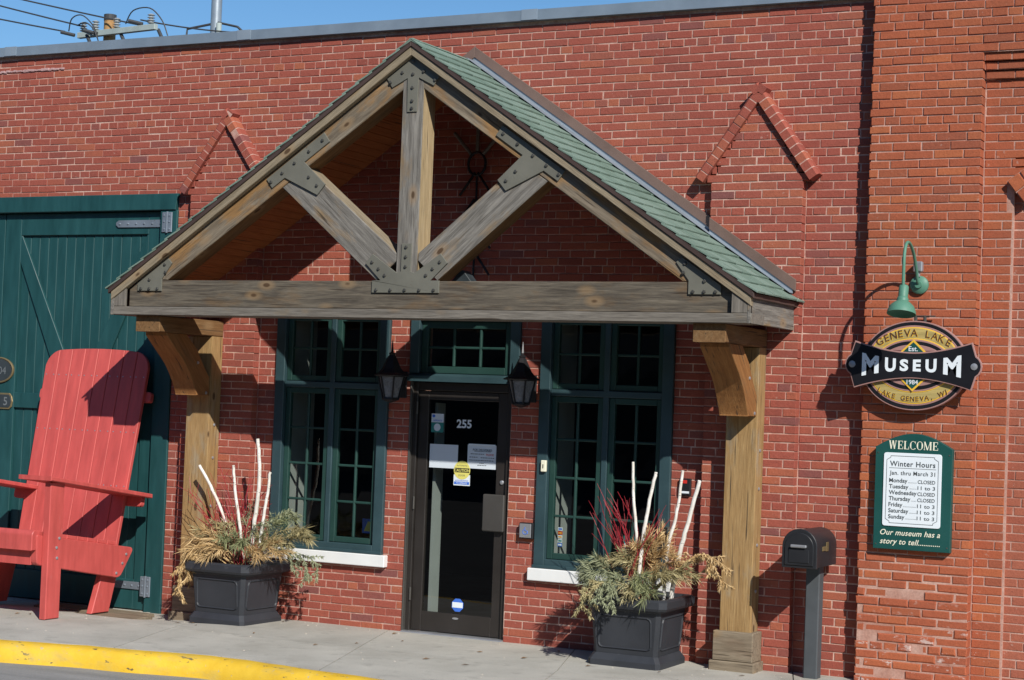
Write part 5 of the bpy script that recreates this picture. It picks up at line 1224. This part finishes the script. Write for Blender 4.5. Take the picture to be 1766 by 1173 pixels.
q.build('text_lines', 'ink_dark', nb_)
MB().cbox(.51, .77, GY-.006, GY-.001, 1.645, 1.658, .002).build('clip_bar', 'sign_white', nb_)
cs = card('caution_sticker', .372, .532, 1.292, 1.385, 'sign_white', 'yellow and white caution sticker in the middle of the door glass', cat='sticker')
MB().prism([(.452+.08*math.cos(R(a)), 1.425+.08*math.sin(R(a))) for a in range(0, 360, 15)], GY-.0030, GY-.0016, 'Y').build('disc', 'sticker_yellow', cs); MB().box(.380, .524, GY-.0038, GY-.0028, 1.405, 1.443).build('band', 'black_metal', cs)
text_mb('CAUTION', .034, GY-.0042, .452, 1.412, 'CENTER', .02).build('lettering', 'sticker_yellow', cs); q = join(text_mb('AUTOMATIC', .018, GY-.0036, .452, 1.458, 'CENTER', .0), text_mb('DOOR', .022, GY-.0036, .452, 1.372, 'CENTER', .0)); q.build('lettering', 'ink_dark', cs)
MB().box(.378, .526, GY-.0028, GY-.0016, 1.302, 1.325).build('blue_band', 'sticker_blue', cs); text_mb('TO OPERATE', .018, GY-.0032, .452, 1.307, 'CENTER', .01).build('lettering', 'sign_white', cs); text_mb('ACTIVATE SWITCH', .015, GY-.0032, .452, 1.330, 'CENTER', .01).build('lettering', 'sticker_blue', cs)
tl = card('affiliate_sticker', .130, .252, 1.742, 1.828, 'sticker_teal', 'teal and white sticker at the top left of the door glass', cat='sticker')
MB().box(.130, .252, GY-.0015, GY, 1.829, 1.905).build('upper_half', 'paper', tl); MB().prism([(.190+.033*math.cos(R(a)), 1.786+.033*math.sin(R(a))) for a in range(0, 360, 20)], GY-.0028, GY-.001, 'Y').build('seal', 'paper', tl)
MB().prism([(.152+.015*math.cos(R(a)), 1.884+.013*math.sin(R(a))) for a in range(0, 360, 30)], GY-.0028, GY-.001, 'Y').build('emblem', 'sticker_blue', tl); text_mb('AFFILIATE', .020, GY-.0026, .192, 1.838, 'CENTER', .02).build('lettering', 'sticker_blue', tl)
oc = empty('octagon_sticker', (.455, GY, .24), 'blue octagonal alarm sticker at the foot of the door glass', 'sticker')
MB().prism([(.458+.060*math.cos(R(a+22.5)), .262+.060*math.sin(R(a+22.5))) for a in range(0, 360, 45)], GY-.0015, GY, 'Y').build('sheet', 'sticker_blue', oc); MB().box(.407, .509, GY-.0026, GY-.001, .240, .286).build('band', 'sign_white', oc)
MB().prism([(.450+.030*math.cos(R(a)), .148+.009*math.sin(R(a))) for a in range(0, 360, 20)], ly-.003, ly+.002, 'Y').build('oval_mark', 'bolt_bright', dr)
# payment stickers in the right window, cards and leaflets inside
for i, (mt, mt2) in enumerate((('sign_white', 'sticker_blue'), ('sticker_red', 'sticker_orange'), ('sign_white', 'sticker_orange'), ('sign_white', 'sticker_teal'), ('sticker_blue', 'sign_white'))):
    z = .968-.033*i; e = empty('payment_sticker', (1.426, .045, z), ('topmost white and blue', 'red and orange', 'white and orange', 'white and teal', 'lowest blue')[i]+' payment card sticker on the right window pane', 'sticker', 'payment stickers in the window')
    MB().box(1.405, 1.447, .0445, .0455, z, z+.027).build('sheet', mt, e); MB().box(1.410, 1.442, .0436, .0446, z+.007, z+.020).build('mark', mt2, e)
e = empty('leaflet', (-.60, .30, .80), 'blue and yellow leaflet standing inside the left window', 'leaflet'); MB().box(-.67, -.53, .30, .304, .80, .93).build('sheet', 'sticker_blue', e); MB().prism([(-.65, .82), (-.58, .82), (-.55, .89), (-.61, .91)], .298, .3005, 'Y').build('picture', 'sticker_yellow', e)
e = empty('window_card', (2.02, .2, .80), 'small teal card standing inside the right window', 'card'); MB().box(1.98, 2.09, .10, .104, .80, .96).build('sheet', 'sticker_teal', e); MB().box(1.99, 2.08, .0985, .1005, .86, .90).build('band', 'sign_white', e)

# ================================================================== BEHIND THE ROOF: POLES AND WIRES
up = empty('utility_pole', (-15.25, 14, 0), 'wooden utility pole with crossarm and insulators behind the roof on the left', 'pole')
MB().tube([(-15.22, 14, -.3), (-15.24, 14, 5), (-15.25, 14, 9.27)], [.16, .13, .115], 14).build('shaft', 'pole_wood', up, smooth=True); MB().tube([(-15.25, 14, 9.19), (-15.25, 14, 9.31)], .122, 14).build('cap', 'wire_dark', up)
ca = Vector((1, -.12, 0)).normalized()
MB().xf(Matrix()).cbox(-.74, 1.36, -.05, .05, -.055, .055, .006).build('crossarm', 'utility_grey', up, Matrix.Translation((-15.2, 13.82, 8.92)) @ Matrix.Rotation(math.atan2(ca.y, ca.x), 4, 'Z'))
def insul(x, y, z, n=4, par=up, h=.05, up_=1):
    pr = []
    for i in range(n): pr += [(.035, z+up_*h*i), (.075, z+up_*h*(i+.3)), (.035, z+up_*h*(i+.8))]
    MB().lathe(pr, 12, (x, y, 0)).build('insulator', 'porcelain', par, smooth=True)
for t in (-.62, -.28, .30, 1.22): insul(-15.2+ca.x*t, 13.82+ca.y*t, 8.99)
for t in (-.72, -.15, .95): p = Vector((-15.2+ca.x*t, 13.76, 8.9+.12*(t > 0))); MB().tube([p, p+Vector((-.26, -.1, .06))], .035, 8).build('dead_end', 'wire_dark', up)
for t in (-.45, .38, 1.30): MB().tube([(-15.2+ca.x*t, 13.8, 8.90), (-15.2+ca.x*t+.16, 13.75, 8.68)], .035, 8).build('cutout', 'wire_dark', up)
for pts in ([(-16.1, 13.8, 9.0), (-15.95, 13.7, 9.22), (-15.7, 13.7, 9.27), (-15.45, 13.75, 9.05), (-15.35, 13.8, 8.75)], [(-14.7, 13.8, 9.06), (-14.45, 13.7, 9.28), (-14.05, 13.7, 9.30), (-13.75, 13.7, 9.05), (-13.6, 13.7, 8.75)], [(-15.9, 13.8, 9.1), (-15.6, 13.7, 9.12), (-15.4, 13.7, 8.98), (-15.3, 13.7, 8.8)]):
    MB().tube(smooth_pts(pts, 5), .013, 5).build('jumper', 'wire_dark', up)
def wire(a, b, sag, lab, r_=.016):
    a, b = Vector(a), Vector(b); P = [a.lerp(b, i/20)+Vector((0, 0, -sag*4*(i/20)*(1-i/20))) for i in range(21)]
    tag(MB().tube(P, r_, 5).build('wire', 'wire_dark'), lab, 'wire', 'overhead wires')
wire((-16.2, 13.8, 9.0), (-34, 13.8, 13.6), .25, 'lowest overhead wire reaching the crossarm from the left edge'); wire((-15.7, 13.8, 9.06), (-34, 13.8, 14.6), .25, 'middle overhead wire running left from the crossarm'); wire((-14.2, 13.8, 8.98), (-34, 13.8, 14.6), .30, 'uppermost overhead wire running left from the crossarm')
st = empty('steel_mast', (-14.94, 17, 0), 'grey steel mast with a short arm behind the roof, right of the wooden pole', 'pole')
MB().tube([(-14.94, 17, -.3), (-14.94, 17, 12.5)], [.15, .105], 16).build('shaft', 'steel_pole', st, smooth=True); MB().tube([(-14.75, 16.85, 8), (-14.75, 16.85, 9.70)], .06, 10).build('sleeve', 'utility_grey', st, smooth=True)
MB().tube([(-15.62, 16.9, 9.40), (-15.60, 16.9, 9.64), (-15.0, 16.95, 9.72)], .026, 6).build('arm', 'wire_dark', st); MB().tube([(-14.85, 16.95, 9.74), (-14.35, 16.95, 9.62), (-14.2, 16.95, 9.50)], .026, 6).build('arm', 'wire_dark', st); insul(-15.62, 16.9, 9.02, 6, st, .055)
wire((-14.3, 13.75, 9.1), (-13.9, 16.9, 9.45), .05, 'wire from the wooden pole to the steel mast')

# ================================================================== ACROSS THE STREET (unseen block, added to darken the glass and cut sky fill)
op = empty('added_street_building', (-14, -34, 0), 'unseen brick shop building added across the street to darken reflections in the glass and block low sky light', 'building')
MB().box(-60, 45, -44, -34, -.2, 12.5).build('wall', 'shop_wall', op)  # added mass, tall and long so it blocks the low bright sky
for i in range(19):
    x = -58+5.4*i; MB().box(x, x+3.6, -34.02, -33.96, .5, 3.0).build('shop_window', 'shop_dark', op)
    for z in (4.6, 8.4): MB().box(x+.4, x+1.5, -34.02, -33.97, z, z+2.0).build('window', 'shop_dark', op); MB().box(x+2.2, x+3.3, -34.02, -33.97, z, z+2.0).build('window', 'shop_dark', op)
MB().box(-60.2, 45.2, -34.3, -33.8, 12.5, 12.9).build('cornice', 'shop_wall', op)

# ================================================================== LITTER ON THE PAVEMENT
mb = MB()
for _ in range(170):
    x, y = random.uniform(-4.5, 4.2), random.choice((random.uniform(-2.1, -.02), random.uniform(-.35, -.02))); r_ = random.uniform(.004, .013)
    z = gz(x, y); P = [(x+r_*random.uniform(.6, 1.3)*math.cos(a), y+r_*random.uniform(.6, 1.3)*math.sin(a), z) for a in (0, 1.3, 2.5, 3.8, 5.1)]
    mb.add(P+[(x, y, z+r_*.7)], [(i, (i+1) % 5, 5) for i in range(5)])
o = mb.build('grit', 'rubble'); tag(o, 'scattered grit and crumbs on the concrete pavement', 'grit', kind='stuff')
mb = MB()
for _ in range(26):
    x, y = random.uniform(-3.6, 3.6), random.uniform(-1.6, -.05); a = random.uniform(0, 6); r_ = random.uniform(.015, .035); z = gz(x, y)+.004; u = Vector((math.cos(a), math.sin(a), 0))*r_; v = Vector((-u.y, u.x, 0))*.45; c = Vector((x, y, z))
    mb.add([c-u, c-v*.9+Vector((0, 0, .006)), c+u*1.1+Vector((0, 0, .004)), c+v+Vector((0, 0, .009))], [(0, 1, 2, 3)])
o = mb.build('fallen_leaves', 'wood_brown'); tag(o, 'small dry brown leaf scraps on the pavement', 'leaves', kind='stuff')
